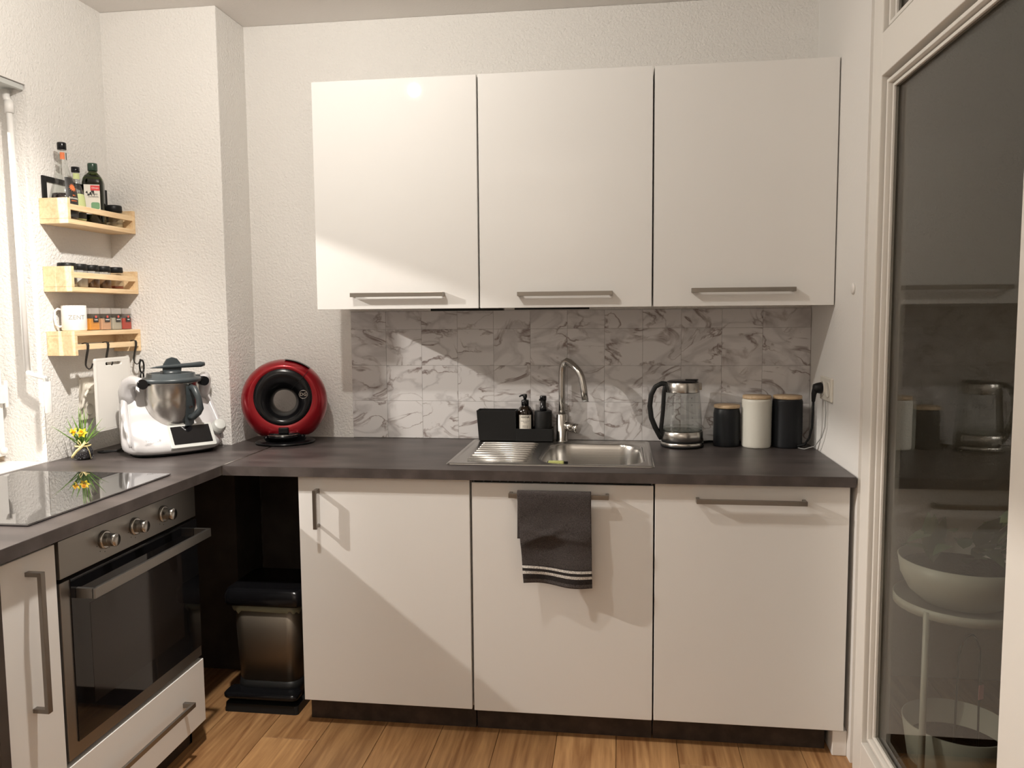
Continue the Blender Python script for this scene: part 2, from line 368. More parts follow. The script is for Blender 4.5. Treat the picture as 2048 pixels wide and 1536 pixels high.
def patch(r, a0, w, z0, z1, th=.0006, n=10):   # curved label on a cylinder
    mb = MB(); vs = []
    for rr in (r, r+th):
        for zz in (z0, z1):
            for i in range(n+1):
                a = a0+(i/n-.5)*w/r; vs.append((rr*math.cos(a), rr*math.sin(a), zz))
    m = n+1; fs = []
    for i in range(n):
        fs += [(2*m+i, 2*m+i+1, 3*m+i+1, 3*m+i), (i, m+i, m+i+1, i+1), (i, i+1, 2*m+i+1, 2*m+i), (m+i, 3*m+i, 3*m+i+1, m+i+1)]
    fs += [(0, 2*m, 3*m, m), (n, m+n, 3*m+n, 2*m+n)]
    return mb.add(vs, fs)
def arc(cx, cy, r, a0, a1, n=8): return [(cx+r*math.cos(a0+(a1-a0)*i/n), cy+r*math.sin(a0+(a1-a0)*i/n)) for i in range(n+1)]
def rrect(x0, x1, y0, y1, r, n=6):
    return arc(x1-r, y1-r, r, 0, PI/2, n)+arc(x0+r, y1-r, r, PI/2, PI, n)+arc(x0+r, y0+r, r, PI, 1.5*PI, n)+arc(x1-r, y0+r, r, 1.5*PI, 2*PI, n)
def share(name, me, parent, loc=(0, 0, 0), rot=None):
    o = bpy.data.objects.new(name, me); COL.objects.link(o); o.parent = parent; o.location = loc
    if rot: o.rotation_euler = rot
    return o

# ================================================================== THE ROOM
XL, XR, ZC, ZT = -.842, 1.786, 2.508, .886
YF = -4.5                      # wall behind the camera
XH = 3.6                       # far side of the neighbouring room
PX, PY = -.385, -.224          # chimney breast corner
# floor: planks as parts
floor = sroot('floor')
obj('subfloor', MB().box(XL-.3, XH, YF-.1, .3, -.06, -.009), m_plinth, floor)
PW, PLN = .192, 1.28
pm = {}
def plank_mesh(w, l):
    k = (round(w, 3), round(l, 3))
    if k not in pm:
        b = MB(); g = .0007; c = .0012
        vs = [(g, g, -.008), (w-g, g, -.008), (w-g, l-g, -.008), (g, l-g, -.008), (g, g, -c), (w-g, g, -c), (w-g, l-g, -c), (g, l-g, -c),
              (g+c, g+c, 0), (w-g-c, g+c, 0), (w-g-c, l-g-c, 0), (g+c, l-g-c, 0)]
        b.add(vs, [(3, 2, 1, 0), (0, 1, 5, 4), (1, 2, 6, 5), (2, 3, 7, 6), (3, 0, 4, 7), (4, 5, 9, 8), (5, 6, 10, 9), (6, 7, 11, 10), (7, 4, 8, 11), (8, 9, 10, 11)])
        pm[k] = mesh_of('plank', b, m_floor)
    return pm[k]
x = -.842; col = 0
while x < XH-.01:
    w = min(PW, XH-x); y = .28-(.37*((col*5) % 7)/7*3.1) % PLN
    first = .28-y
    if first > .05: share('plank', plank_mesh(w, first), floor, (x, y, 0))
    while y > YF:
        l = min(PLN, y-YF)
        if l > .03: share('plank', plank_mesh(w, l), floor, (x, y-l, 0))
        y -= PLN
    x += PW; col += 1
# ceiling and walls
struct('ceiling', MB().box(XL-.3, XH, YF-.1, .3, ZC, ZC+.1), m_ceiling)
struct('wall_back', MB().box(XL-.3, XH, 0, .15, 0, ZC).box(XL-.02, PX, PY, .01, 0, ZC), m_plaster, bevel=.004)
WY0, WY1, WZ0, WZ1 = -1.75, -.632, .888, 2.134     # window recess in the left wall
struct('wall_left', MB().box(XL-.25, XL, WY1, .05, 0, ZC).box(XL-.25, XL, YF, WY0, 0, ZC).box(XL-.25, XL, WY0, WY1, 0, WZ0-.012).box(XL-.25, XL, WY0, WY1, WZ1, ZC), m_plaster)
struct('wall_front', MB().box(XL-.3, XH, YF-.12, YF, 0, ZC), m_wall_smooth)
struct('wall_right', MB().box(XR, XR+.11, -.635, .02, 0, ZC).box(XR, XR+.11, YF, -1.72, 0, ZC), m_wall_smooth)
struct('wall_far', MB().box(XH, XH+.1, YF, .3, 0, ZC), m_hall)
struct('baseboard_right', MB().box(1.742, XR, -.60, -.02, 0, .082), m_white, bevel=.003)
struct('baseboard_left', MB().box(PX, PX+.012, PY+.001, -.02, 0, .07), m_white, bevel=.002)
# ---- window in the left wall
win = sroot('window_1')
wx = -.99
obj('sill', MB().box(XL-.2, XL-.0005, WY0+.0005, WY1-.0005, WZ0-.011, WZ0+.0005), m_white, win)
obj('frame_gap', MB().box(wx-.06, wx-.012, WY0, WY1-.001, WZ0, WZ0+.022), m_shadowgap, win)
obj('outer_frame', MB().box(wx-.07, wx-.005, WY1-.028, WY1-.001, WZ0+.02, WZ1-.001).box(wx-.07, wx-.005, WY0, WY0+.028, WZ0+.02, WZ1-.001).box(wx-.07, wx-.005, WY0, WY1, WZ1-.03, WZ1-.001), m_white, win, bevel=.002)
s0, s1, sz0, sz1 = WY0+.02, WY1-.02, WZ0+.022, WZ1-.02
g0, g1, gz0, gz1 = WY0+.11, -.703, 1.0, 2.03
obj('sash', MB().box(wx-.05, wx+.012, s0, g0, sz0, sz1).box(wx-.05, wx+.012, g1, s1, sz0, sz1).box(wx-.05, wx+.012, g0, g1, sz0, gz0).box(wx-.05, wx+.012, g0, g1, gz1, sz1), m_white, win, bevel=.003)
obj('glazing_bead', MB().box(wx+.002, wx+.006, g1-.012, g1, gz0, gz1).box(wx+.002, wx+.006, g0, g0+.012, gz0, gz1), m_white, win)
obj('pane', MB().box(wx-.03, wx-.024, g0, g1, gz0, gz1), m_winpane, win)
h = obj('hinge', MB().box(wx+.010, wx+.026, -.672, -.648, 1.09, 1.15).tube([(wx+.026, -.652, 1.075), (wx+.026, -.652, 1.165)], .006), m_white, win, bevel=.001)
obj('corner_bearing', MB().lathe([(0, 0), (.012, 0), (.012, .012), (.006, .016), (0, .016)], (wx+.012, -.668, .93), 16, 'x'), m_white, win)
# lintel strip of the shutter above the window
obj('shutter_guide', MB().box(XL-.14, XL-.012, WY0, WY1-.004, WZ1-.012, WZ1-.002).box(XL-.02, XL-.006, WY0, WY1-.004, WZ1-.018, WZ1-.002), m_lgrey, win, bevel=.001)
# crank rod of the shutter
cr = thing('shutter_crank', 'long white crank rod hanging beside the window with folded handle', 'crank', (-.885, -.655, 1.19))
obj('joint', MB().tube([(-.90, -.650, 2.115), (-.898, -.652, 2.09), (-.888, -.655, 2.075)], .011).tube([(-.888, -.655, 2.08), (-.887, -.656, 2.04)], .014), m_white, cr, world=True)
obj('rod', MB().tube([(-.887, -.656, 2.045), (-.864, -.672, 1.195)], .0095), m_white, cr, world=True)
obj('arm', MB().tube([(-.862, -.674, 1.197), (-.84, -.68, 1.188), (-.785, -.688, 1.176)], .0075), m_white, cr, world=True)
obj('grip', MB().tube([(-.782, -.689, 1.166), (-.780, -.691, 1.062)], .0115), m_white, cr, world=True, bevel=.001)
obj('pin', MB().tube([(-.782, -.689, 1.184), (-.782, -.689, 1.162)], .004), m_grey, cr, world=True)
# ---- glazed partition on the right
gd = sroot('door_1')
def gx(a, b): return XR+a, XR+b
fx0, fx1 = XR-.001, XR+.055
SY0, SY1 = -.662, -.742        # first stile
RY0, RY1 = -1.556, -1.72       # second stile
obj('jamb', MB().box(XR+.012, fx1, -.664, -.634, 0, ZC-.002), m_framewhite, gd, bevel=.002)
obj('stile', MB().box(fx0, fx1, SY1, SY0, 0, ZC-.002), m_framewhite, gd, bevel=.003)
obj('stile', MB().box(fx0, fx1, RY1+.035, RY0, 0, ZC-.002), m_framewhite, gd, bevel=.003)
obj('jamb', MB().box(XR+.006, fx1, RY1, RY1+.033, 0, ZC-.002), m_framewhite, gd, bevel=.002)
obj('rail', MB().box(fx0, fx1, RY0, SY1, 2.008, 2.122), m_framewhite, gd, bevel=.002)
obj('rail', MB().box(fx0, fx1, RY0, SY1, 0, .125), m_framewhite, gd, bevel=.002)
obj('rail', MB().box(fx0, fx1, RY0, SY1, ZC-.06, ZC-.002), m_framewhite, gd, bevel=.002)
def beads(z0, z1):
    def ringbox(a, b_, xa, xb):
        b = MB(); x0, x1 = XR+xa, XR+xb; ya, yb2 = RY0, SY1
        b.box(x0, x1, yb2-b_, yb2-a, z0+a, z1-a).box(x0, x1, ya+a, ya+b_, z0+a, z1-a)
        b.box(x0, x1, ya+b_, yb2-b_, z0+a, z0+b_).box(x0, x1, ya+b_, yb2-b_, z1-b_, z1-a); return b
    obj('rebate', ringbox(0, .036, .029, .034), m_rebate, gd)
    obj('glazing_bead', ringbox(.013, .023, .010, .029), m_framewhite, gd, bevel=.002)
    obj('glazing_bead', ringbox(.027, .036, .021, .029), m_framewhite, gd, bevel=.002)
beads(.125, 2.008); beads(2.122, ZC-.06)
obj('pane', MB().box(XR+.034, XR+.040, RY0+.01, SY1-.01, .135, 2.0), m_pane, gd)
obj('pane', MB().box(XR+.034, XR+.040, RY0+.01, SY1-.01, 2.13, ZC-.065), m_pane, gd)
# ================================================================== WORKTOPS
bx0, bx1, by0, by1 = .560, 1.165, -.52, -.065   # cut-out below the sink
t0 = ZT-.031
wt = thing('worktop', 'dark stone-look worktop with the steel sink set in', 'worktop', (.8, -.3, t0))
DCY = -.643
b = MB().box(-.205, bx0, DCY, -.002, t0, ZT).box(bx1, 1.779, DCY, -.002, t0, ZT).box(bx0, bx1, DCY, by0, t0, ZT).box(bx0, bx1, by1, -.002, t0, ZT)
obj('slab', b, m_top, wt, world=True)
obj('edge_band', MB().box(-.205, 1.779, DCY-.0012, DCY, t0, ZT-.0008), m_topedge, wt, world=True)
wt2 = thing('worktop', 'dark stone-look worktop carrying the black hob, along the window wall', 'worktop', (-.5, -.9, t0))
obj('slab', MB().box(XL+.001, -.212, -1.62, PY-.001, t0, ZT).box(PX+.001, -.212, PY-.002, -.002, t0, ZT), m_top, wt2, world=True)
obj('edge_band', MB().box(-.212, -.2108, -1.62, DCY, t0, ZT-.0008), m_topedge, wt2, world=True)
tag(obj('joint_strip', MB().box(-.2118, -.2052, DCY-.002, -.004, t0-.001, ZT+.0014), m_chrome), 'thin pale metal strip joining the two worktops', 'trim strip')
# ---- hob
hob = thing('hob', 'flat black glass induction hob reflecting the wall', 'hob', (-.545, -1.11, ZT))
obj('glass_plate', MB().prism([(-.803, -.806), (-.29, -.806), (-.29, -1.415), (-.803, -1.415)], ZT+.0015, ZT+.006), m_hob, hob, world=True, bevel=.0015)
obj('rim', MB().box(-.800, -.293, -1.412, -.809, ZT, ZT+.0018), m_black, hob, world=True)
# ---- sink
def sink():
    x0, x1, y0, y1 = .520, 1.197, -.553, -.034
    def sd(px, py, cx, cy, hx, hy, r):
        qx, qy = abs(px-cx)-hx+r, abs(py-cy)-hy+r
        return math.hypot(max(qx, 0), max(qy, 0))+min(max(qx, qy), 0)-r
    def sstep(a, b_, t): t = max(0, min(1, (t-a)/(b_-a))); return t*t*(3-2*t)
    def H(px, py):
        e = sd(px, py, (x0+x1)/2, (y0+y1)/2, (x1-x0)/2, (y1-y0)/2, .018)
        z = .0005+.0042*sstep(0, .006, -e)-.0030*sstep(.012, .020, -e)
        d = sd(px, py, .9935, -.292, .170, .214, .085)
        z -= .148*sstep(.002, .028, -d)+.004*sstep(-.012, .004, -d)
        if .55 < px < .80:
            w = sstep(.555, .575, px)*(1-sstep(.765, .79, px))
            if -.49 < py < -.11:
                z -= w*.0015
        return z
    xs = [x0+(x1-x0)*i/200 for i in range(201)]; ys = [y0+(y1-y0)*j/170 for j in range(171)]
    b = MB(); n = len(xs); vs = [(x_, y_, ZT+H(x_, y_)) for y_ in ys for x_ in xs]
    keep = lambda x_, y_: sd(x_, y_, (x0+x1)/2, (y0+y1)/2, (x1-x0)/2, (y1-y0)/2, .018) < .0015
    fs = [(j*n+i, j*n+i+1, (j+1)*n+i+1, (j+1)*n+i) for j in range(len(ys)-1) for i in range(n-1)
          if keep((xs[i]+xs[i+1])/2, (ys[j]+ys[j+1])/2)]
    b.add(vs, fs, True); return b
sk = thing('sink', 'stainless steel inset sink with ribbed drainer on the left', 'sink', (.86, -.29, ZT))
obj('basin', sink(), m_sink, sk, world=True)
for k in range(9):
    yk = -.115-.045*k
    obj('drainer_rib', MB().tube([(.568+.002*k, yk, ZT+.0005), (.580, yk, ZT+.0025), (.765, yk, ZT+.0025), (.785, yk, ZT+.0003)], [.002, .0048, .0048, .002], 10), m_sink, sk, world=True)
obj('drain', MB().lathe([(0, .0), (.018, 0), (.02, .003), (.036, .004), (.040, .001)], (.99, -.29, ZT-.1475), 28), m_chrome, sk, world=True)
# faucet
fa = thing('faucet', 'brushed steel kitchen tap with bent swivel spout', 'faucet', (.866, -.036, ZT))
obj('body', MB().lathe([(.026, 0), (.026, .004), (.0215, .006), (.0215, .103), (.020, .106), (.0135, .107)], (0, 0, 0), 32), m_steel, fa)
sp = []
def spt(s_, z_): return (.56*s_, -.42*s_, z_)
for s_, z_ in [(0, .10), (0, .18), (0, .262)]+[(.030+.030*math.cos(PI-a), .262+.034*math.sin(PI-a)) for a in [i*1.25/6 for i in range(1, 7)][:0]]: sp.append(spt(s_, z_))
crv = [(0, .245), (.001, .268), (.006, .288), (.017, .303), (.034, .309), (.054, .305), (.080, .293), (.106, .278), (.120, .267), (.131, .252), (.139, .232), (.147, .205), (.156, .168)]
sp = [spt(0, .10), spt(0, .18)]+[spt(a*1.05, z_) for a, z_ in crv]
obj('spout', MB().tube(sp, .0128, 20), m_steel, fa)
obj('nozzle', MB().tube([spt(.1655, .172), spt(.168, .160)], .0105, 18), m_grey, fa)
hd = obj('lever', MB().tube([(.012, -.004, .062), (.048, -.022, .056)], .0165, 24).tube([(.050, -.023, .0557), (.066, -.031, .053)], .0185, 24), m_steel, fa)
obj('indicator', MB().lathe([(0, 0), (.004, 0), (.004, .002), (0, .003)], (.018, -.018, .079), 12), m_chrome, hd)
# ================================================================== CABINETS
def bar_handle(x0, x1, y, z, h=.013, dep=.032, t=.010):        # bar on two posts, y = door face
    b = MB().box(x0, x1, y-dep, y-dep+t, z-h/2, z+h/2)
    b.box(x0, x0+.010, y-dep+t-.001, y, z-h/2, z+h/2).box(x1-.010, x1, y-dep+t-.001, y, z-h/2, z+h/2); return b
UZ0, UZ1, UD = 1.396, 2.187, .33
ux = [.012, .600, 1.1935, 1.784]
uh = [(.145, .478, 1.446), (.737, 1.060, 1.443), (1.322, 1.656, 1.449)]
ul = ['white glossy wall cabinet with the lamp reflected in its door, left of three', 'white glossy wall cabinet hanging above the sink, middle of three', 'white glossy wall cabinet touching the right wall, above kettle and canisters']
for i in range(3):
    a, c = ux[i], ux[i+1]
    t = thing('wall_cabinet', ul[i], 'cabinet', ((a+c)/2, -.16, UZ0), group='white wall cabinets')
    obj('body', MB().box(a+.002, c-.002, -UD+.022, -.002, UZ0+.004, UZ1-.002), m_carcass, t, world=True, bevel=.001)
    tilt = (0, .0015, -.0015)[i]
    d = obj('door', MB().box(a+.0015+(.0022 if i else 0), c-.0022, -UD-tilt, -UD+.018-tilt, UZ0, UZ1), m_door, t, world=True, bevel=.0015)
    hx0, hx1, hz = uh[i]
    obj('handle', bar_handle(hx0, hx1, -UD-tilt, hz, .0145), m_handle, d, world=True, bevel=.0006)
tag(obj('light_strip', MB().box(.42, .68, -.30, -.27, UZ0-.008, UZ0+.004).box(.72, .98, -.30, -.27, UZ0-.006, UZ0+.004), m_black), 'narrow black strip fixed under the wall cabinets', 'strip')
LD = -.614
lx = [.039, .6165, 1.193, 1.7735]
LZ0, LZ1 = .091, .853
ll = ['white base cabinet with short upright handle beside the bin', 'white base cabinet with the dark towel on its handle, below the sink', 'white base cabinet with long level handle beside the glazed door']
for i in range(3):
    a, c = lx[i], lx[i+1]
    t = thing('base_cabinet', ll[i], 'cabinet', ((a+c)/2, -.3, 0), group='white base cabinets under the sink worktop')
    yb = -.585
    b = MB().box(a+.002, a+.018, yb, -.02, .09, .852).box(c-.018, c-.002, yb, -.02, .09, .852).box(a+.018, c-.018, -.04, -.02, .09, .852).box(a+.018, c-.018, yb, -.02, .09, .106)
    obj('carcass', b, m_carcass, t, world=True)
    z1 = (LZ1, .842, .852)[i]
    y = (LD-.003, LD, LD-.002)[i]
    d = obj('door', MB().box(a+.002, c-(.0045 if i == 0 else .003), y, y+.018, LZ0-(0, .004, .002)[i], z1), m_door, t, world=True, bevel=.0015)
    if i == 0:
        hb = MB().box(.102, .114, y-.036, y-.027, .684, .812).box(.102, .114, y-.028, y, .800, .812).tube([(.108, y-.028, .690), (.108, y, .690)], .0055)
        obj('handle', hb, m_handlez, d, world=True, bevel=.0006)
    if i == 1: obj('handle', bar_handle(.741, 1.053, y, .808, .014), m_handle, d, world=True, bevel=.0006)
    if i == 2: obj('handle', bar_handle(1.318, 1.642, y, .803, .014), m_handle, d, world=True, bevel=.0006)
    if i == 1:
        vg = obj('vent_grille', MB().box(a+.01, c-.01, -.607, -.598, .8425, .8548), m_black, t, world=True)
        for k in range(12): obj('bar', MB().box(.655+k*.026, .658+k*.026, -.609, -.607, .8435, .8538), m_darkgrey, vg, world=True)
    obj('plinth', MB().box(a+.002, c-(.002 if i < 2 else .045), -.560, -.545, 0, .09), m_plinth, t, world=True)
# dark boards lining the open corner under the worktop
nb = thing('niche_lining', 'dark brown boards lining the open corner under the worktop', 'panel', (-.4, -.2, 0))
obj('panel', MB().box(-.80, PX+.011, PY-.012, PY-.002, .001, t0-.002), m_niche, nb, world=True)
obj('panel', MB().box(PX+.002, PX+.011, PY-.0018, -.02, .073, t0-.002), m_niche, nb, world=True)
obj('panel', MB().box(PX+.0115, .036, -.018, -.006, .001, t0-.002), m_niche, nb, world=True)
# ---- left run: oven housing, narrow cabinet
FX = -.235
ov = thing('oven', 'built-in steel oven with three knobs and black glass door', 'oven', (-.5, -1.08, 0))
OY0, OY1 = -1.392, -.768
obj('housing', MB().box(-.82, FX-.03, OY0, OY1, .29, .852), m_niche, ov, world=True)
obj('control_panel', MB().box(FX-.03, FX+.002, OY0, OY1-.006, .752, .845), m_ovensteel, ov, world=True, bevel=.001)
for yk in (-1.222, -1.090, -.952):
    k = MB().lathe([(.0235, 0), (.0235, .006), (.0205, .008)], (FX+.002, yk, .803), 28, 'x').lathe([(.0175, .008), (.0165, .034), (.0155, .0355), (0, .0355)], (FX+.002, yk, .803), 28, 'x')
    kn = obj('knob', k, m_steel, ov, world=True)
    mk = MB()
    for j in range(5):
        a = -PI/2+.9*(j-2)*.7; mk.box(FX+.002, FX+.0026, yk+.032*math.cos(a)-.001, yk+.032*math.cos(a)+.001, .803+.032*math.sin(a)-.001, .803+.032*math.sin(a)+.001)
    obj('dial_mark', mk, m_ink, kn, world=True)
dr = obj('oven_door', MB().box(FX-.03, FX, OY0, OY1, .298, .742), m_ovensteel, ov, world=True, bevel=.0015)
obj('door_glass', MB().box(FX-.001, FX+.003, OY0+.034, OY1-.004, .333, .7425), m_blackglass, dr, world=True)
obj('window', MB().box(FX+.0029, FX+.0034, OY0+.10, OY1-.10, .40, .66), m_ovenglass, dr, world=True)
hb = MB().box(FX+.046, FX+.055, OY0+.050, OY1-.012, .690, .716).box(FX+.003, FX+.05, OY0+.050, OY0+.060, .690, .716).box(FX+.003, FX+.05, OY1-.022, OY1-.012, .690, .716)
obj('handle', hb, m_ovensteel, dr, world=True, bevel=.001)
dw = thing('oven_drawer_unit', 'low white drawer front with bar handle under the oven', 'drawer', (-.5, -1.08, 0))
obj('drawer_box', MB().box(-.80, FX-.02, OY0+.01, OY1-.01, .085, .28), m_carcass, dw, world=True)
dd = obj('drawer', MB().box(FX-.018, FX, OY0, OY1+.008, .080, .284), m_door, dw, world=True, bevel=.0015)
hb = MB().box(FX+.028, FX+.036, -1.275, -.878, .183, .197).box(FX, FX+.03, -1.275, -1.262, .183, .197).box(FX, FX+.03, -.891, -.878, .183, .197)
obj('handle', hb, m_ovensteel, dd, world=True, bevel=.0006)
obj('plinth', MB().box(FX-.062, FX-.05, -1.576, OY1+.006, 0, .08).box(-.78, FX-.05, OY1-.006, OY1+.006, 0, .08), m_plinth, dw, world=True)
nc = thing('narrow_cabinet', 'narrow white base cabinet with long upright handle left of the oven', 'cabinet', (-.5, -1.49, 0))
obj('carcass', MB().box(-.82, FX-.02, -1.574, -1.404, .09, .852), m_carcass, nc, world=True)
d = obj('door', MB().box(FX-.018, FX, -1.575, -1.402, .085, .842), m_door, nc, world=True, bevel=.0015)
hb = MB().box(FX+.030, FX+.040, -1.502, -1.488, .478, .806).box(FX, FX+.032, -1.502, -1.488, .796, .806).box(FX, FX+.032, -1.502, -1.488, .478, .488)
obj('handle', hb, m_handlez, d, world=True, bevel=.0008)
tag(obj('end_panel', MB().box(-.82, FX+.004, -1.605, -1.578, 0, .852), m_niche), 'dark upright end panel closing the cabinet run at the left edge', 'panel')
# ================================================================== BACKSPLASH
bs = thing('backsplash', 'marble-patterned tiled splashback behind the tap', 'splashback', (.9, 0, ZT))
obj('backing', MB().box(.024, 1.785, -.0035, -.0005, ZT+.001, 1.389), m_joint, bs, world=True)
tx = [.024, .167, .311, .455, .598, .742, .885, 1.027, 1.171, 1.315, 1.464, 1.612, 1.785]
tz = [ZT+.001, 1.035, 1.176, 1.318, 1.389]
tm = {}
for j in range(4):
    for i in range(12):
        w, hh = tx[i+1]-tx[i], tz[j+1]-tz[j]; k = (round(w, 3), round(hh, 3))
        if k not in tm:
            g = .0003; c = .0006
            tb = MB().add([(g, 0, g), (w-g, 0, g), (w-g, 0, hh-g), (g, 0, hh-g), (g, -.0012, g), (w-g, -.0012, g), (w-g, -.0012, hh-g), (g, -.0012, hh-g), (g+c, -.0018, g+c), (w-g-c, -.0018, g+c), (w-g-c, -.0018, hh-g-c), (g+c, -.0018, hh-g-c)],
                          [(0, 1, 2, 3), (0, 4, 5, 1), (1, 5, 6, 2), (2, 6, 7, 3), (3, 7, 4, 0), (4, 8, 9, 5), (5, 9, 10, 6), (6, 10, 11, 7), (7, 11, 8, 4), (8, 11, 10, 9)])
            tm[k] = mesh_of('tile', tb, m_marble)
        share('tile', tm[k], bs, (tx[i]-.9, -.0035, tz[j]-ZT))
# ================================================================== SHELVES ON THE LEFT WALL
SX0, SX1, SYA, SYB = XL+.001, -.737, -.603, -.226
def shelf(label, z, upside=False):
    t = thing('spice_shelf', label, 'shelf', (-.79, -.41, z), group='light wooden spice shelves')
    th = .016
    if not upside:
        obj('base_board', MB().box(SX0, SX1, SYA, SYB, z-th, z), m_birch, t, world=True, bevel=.001)
        for y_ in (SYA, SYB-.014): obj('end_piece', MB().box(SX0, SX1, y_, y_+.014, z+.0003, z+.069), m_birch, t, world=True, bevel=.001)
        obj('rail', MB().box(SX1-.012, SX1-.001, SYA+.0142, SYB-.0142, z+.031, z+.050), m_birch, t, world=True, bevel=.0008)
    else:
        obj('top_board', MB().box(SX0, SX1, SYA, SYB, z-th, z), m_birch, t, world=True, bevel=.001)
        for y_ in (SYA, SYB-.014): obj('end_piece', MB().box(SX0, SX1, y_, y_+.014, z-th-.067, z-th-.0003), m_birch, t, world=True, bevel=.001)
        obj('rail', MB().box(SX1-.012, SX1-.001, SYA+.0142, SYB-.0142, z-.064, z-.045), m_birch, t, world=True, bevel=.0008)
    if upside: obj('back_rail', MB().box(SX0, SX0+.008, SYA+.0142, SYB-.0142, z-th-.03, z-th-.0005), m_birch, t, world=True)
Z1, Z2, Z3 = 1.705, 1.4785, 1.329
shelf('light wooden shelf holding the vinegar and oil bottles, topmost', Z1)
shelf('light wooden shelf with a row of black-lidded jars, middle', Z2)
shelf('light wooden shelf with mug on top and hooks below, lowest', Z3, True)
VIEW = -1.05    # angle (radians) towards the viewer as seen from the wall
# picture frame
pf = thing('picture_frame', 'black picture frame leaning behind the bottles', 'picture frame', (-.83, -.42, Z1))
def quadframe(x_, y0, y1, z0, z1, w, th):
    return MB().box(x_, x_+th, y0, y0+w, z0, z1).box(x_, x_+th, y1-w, y1, z0, z1).box(x_, x_+th, y0+w, y1-w, z0, z0+w).box(x_, x_+th, y0+w, y1-w, z1-w, z1)
obj('moulding', quadframe(-.8408, -.587, -.245, Z1+.001, 1.852, .018, .0075), m_black, pf, world=True, bevel=.001)
obj('print', MB().box(-.8405, -.8385, -.569, -.263, Z1+.019, 1.834), m_paper, pf, world=True)
pb = MB()
for k in range(7):
    a = .5*k; pb.tube([(-.8372, -.50+.012*k+.004*math.sin(a), 1.74+.012*k), (-.8372, -.485+.014*k, 1.755+.011*k), (-.8372, -.492+.013*k, 1.77+.010*k)], .0012, 5)
obj('line_drawing', pb, m_greyink, pf, world=True)
# vinegar bottle, tall
b1 = thing('vinegar_bottle', 'tall clear-glass bottle with black and orange sun label', 'bottle', (-.7910, -.543, Z1+.0005))
prof = [(.038, 0), (.0405, .003), (.0405, .075), (.0385, .095), (.031, .125), (.022, .155), (.015, .185), (.0125, .215), (.0125, .243), (.011, .246)]
obj('glass', MB().lathe(prof, n=32), m_clear, b1)
obj('vinegar', MB().lathe([(.036, .004), (.0385, .006), (.0385, .076), (.0372, .088)], n=32), m_liquid, b1)
obj('cap', MB().lathe([(.0135, .236), (.0145, .238), (.0145, .257), (.013, .26), (0, .26)], n=24), m_blackgloss, b1)
def cone_patch(prof_, a0, wid, th=.0007, n=12):
    rings = []
    for r, z in prof_:
        rings.append([((r+th)*math.cos(a0+(i/n-.5)*wid), (r+th)*math.sin(a0+(i/n-.5)*wid), z) for i in range(n+1)])
    return MB().rings(rings, True, False, False)
A1 = -.15
obj('label_panel', cone_patch([(.0405, .010), (.0405, .075), (.0385, .095), (.031, .125), (.025, .143)], A1, 1.35), m_labelblack, b1)
sun = MB()
for k in range(12):
    a = k*2*PI/12; sun.add([(.009*math.cos(a-.2), .009*math.sin(a-.2), 0), (.009*math.cos(a+.2), .009*math.sin(a+.2), 0), (.015*math.cos(a), .015*math.sin(a), 0)], [(0, 1, 2)])
sun.add([(.0095*math.cos(k*PI/8), .0095*math.sin(k*PI/8), 0) for k in range(16)], [tuple(range(16))])
sun.v = [((.0405-(y+.012)*.27)*math.cos(A1+x/.036), (.0405-(y+.012)*.27)*math.sin(A1+x/.036), .108+y) for x, y, z in sun.v]
obj('sun_emblem', sun, m_orange, b1)
for s_, sz, zz, mm, wd in (('BIO', .007, .082, m_orange, 0), ('Balsamico', .0095, .073, m_labelwhite, 0), ('BIANCO', .006, .064, m_orange, 0)):
    obj('lettering', wrap(text_mb(s_, sz), .0416, A1, zz), mm, b1)
obj('neck_label', cone_patch([(.0127, .203), (.0127, .226)], A1-.75, 1.1), m_orange, b1)
obj('neck_label', cone_patch([(.0127, .203), (.0127, .226)], A1+.75, 1.2), m_labelblack, b1)
# second bottle
b2 = thing('dressing_bottle', 'slim clear-glass bottle with pale green label between two bottles', 'bottle', (-.792, -.478, Z1+.0005))
prof = [(.025, 0), (.027, .003), (.027, .06), (.025, .085), (.018, .115), (.0125, .135), (.0115, .165), (.0115, .178)]
obj('glass', MB().lathe(prof, n=28), m_clear, b2)
obj('liquid', MB().lathe([(.023, .004), (.0255, .006), (.0255, .055), (.024, .078)], n=28), mat('pale_oil', (.20, .22, .07), .3), b2)
obj('cap', MB().lathe([(.0125, .172), (.0135, .174), (.0135, .190), (0, .191)], n=24), m_blackgloss, b2)
obj('label_panel', cone_patch([(.027, .008), (.027, .06), (.025, .085), (.0222, .097)], A1, 1.9), m_limeprint, b2)
obj('label_panel', cone_patch([(.0275, .012), (.0275, .034)], A1, 1.9), m_labelblack, b2)
obj('neck_label', cone_patch([(.0118, .148), (.0118, .168)], A1-.5, 2.0), m_limeprint, b2)
# olive oil bottle
b3 = thing('olive_oil_bottle', 'dark green olive oil bottle with red and white label', 'bottle', (-.7915, -.385, Z1+.0005), rz=.45)
b3.scale = (1.06, 1.06, 1.0)
def sq(prof_, pw=4): return MB().lathe(prof_, n=40, power=pw)
obj('glass', sq([(.030, 0), (.0325, .003), (.0325, .150), (.030, .163), (.024, .176)], 4.5).lathe([(.024, .176), (.0145, .186), (.0125, .192), (.0125, .20)], n=40), m_green, b3)
obj('oil', sq([(.028, .004), (.0305, .006), (.0305, .148), (.0285, .160)], 4.5), m_oil, b3)
obj('cap', MB().lathe([(.0145, .192), (.0155, .194), (.0155, .214), (.0145, .219), (0, .219)], n=28), mat('dark_green_cap', (.02, .05, .03), .25), b3)
def flatlab(mb, yoff=-.0333, zc=0, xc=0):
    mb.v = [(xc+x, yoff-z, zc+y) for x, y, z in mb.v]; return mb
Rm = Matrix.Rotation(.25, 4, 'Z')
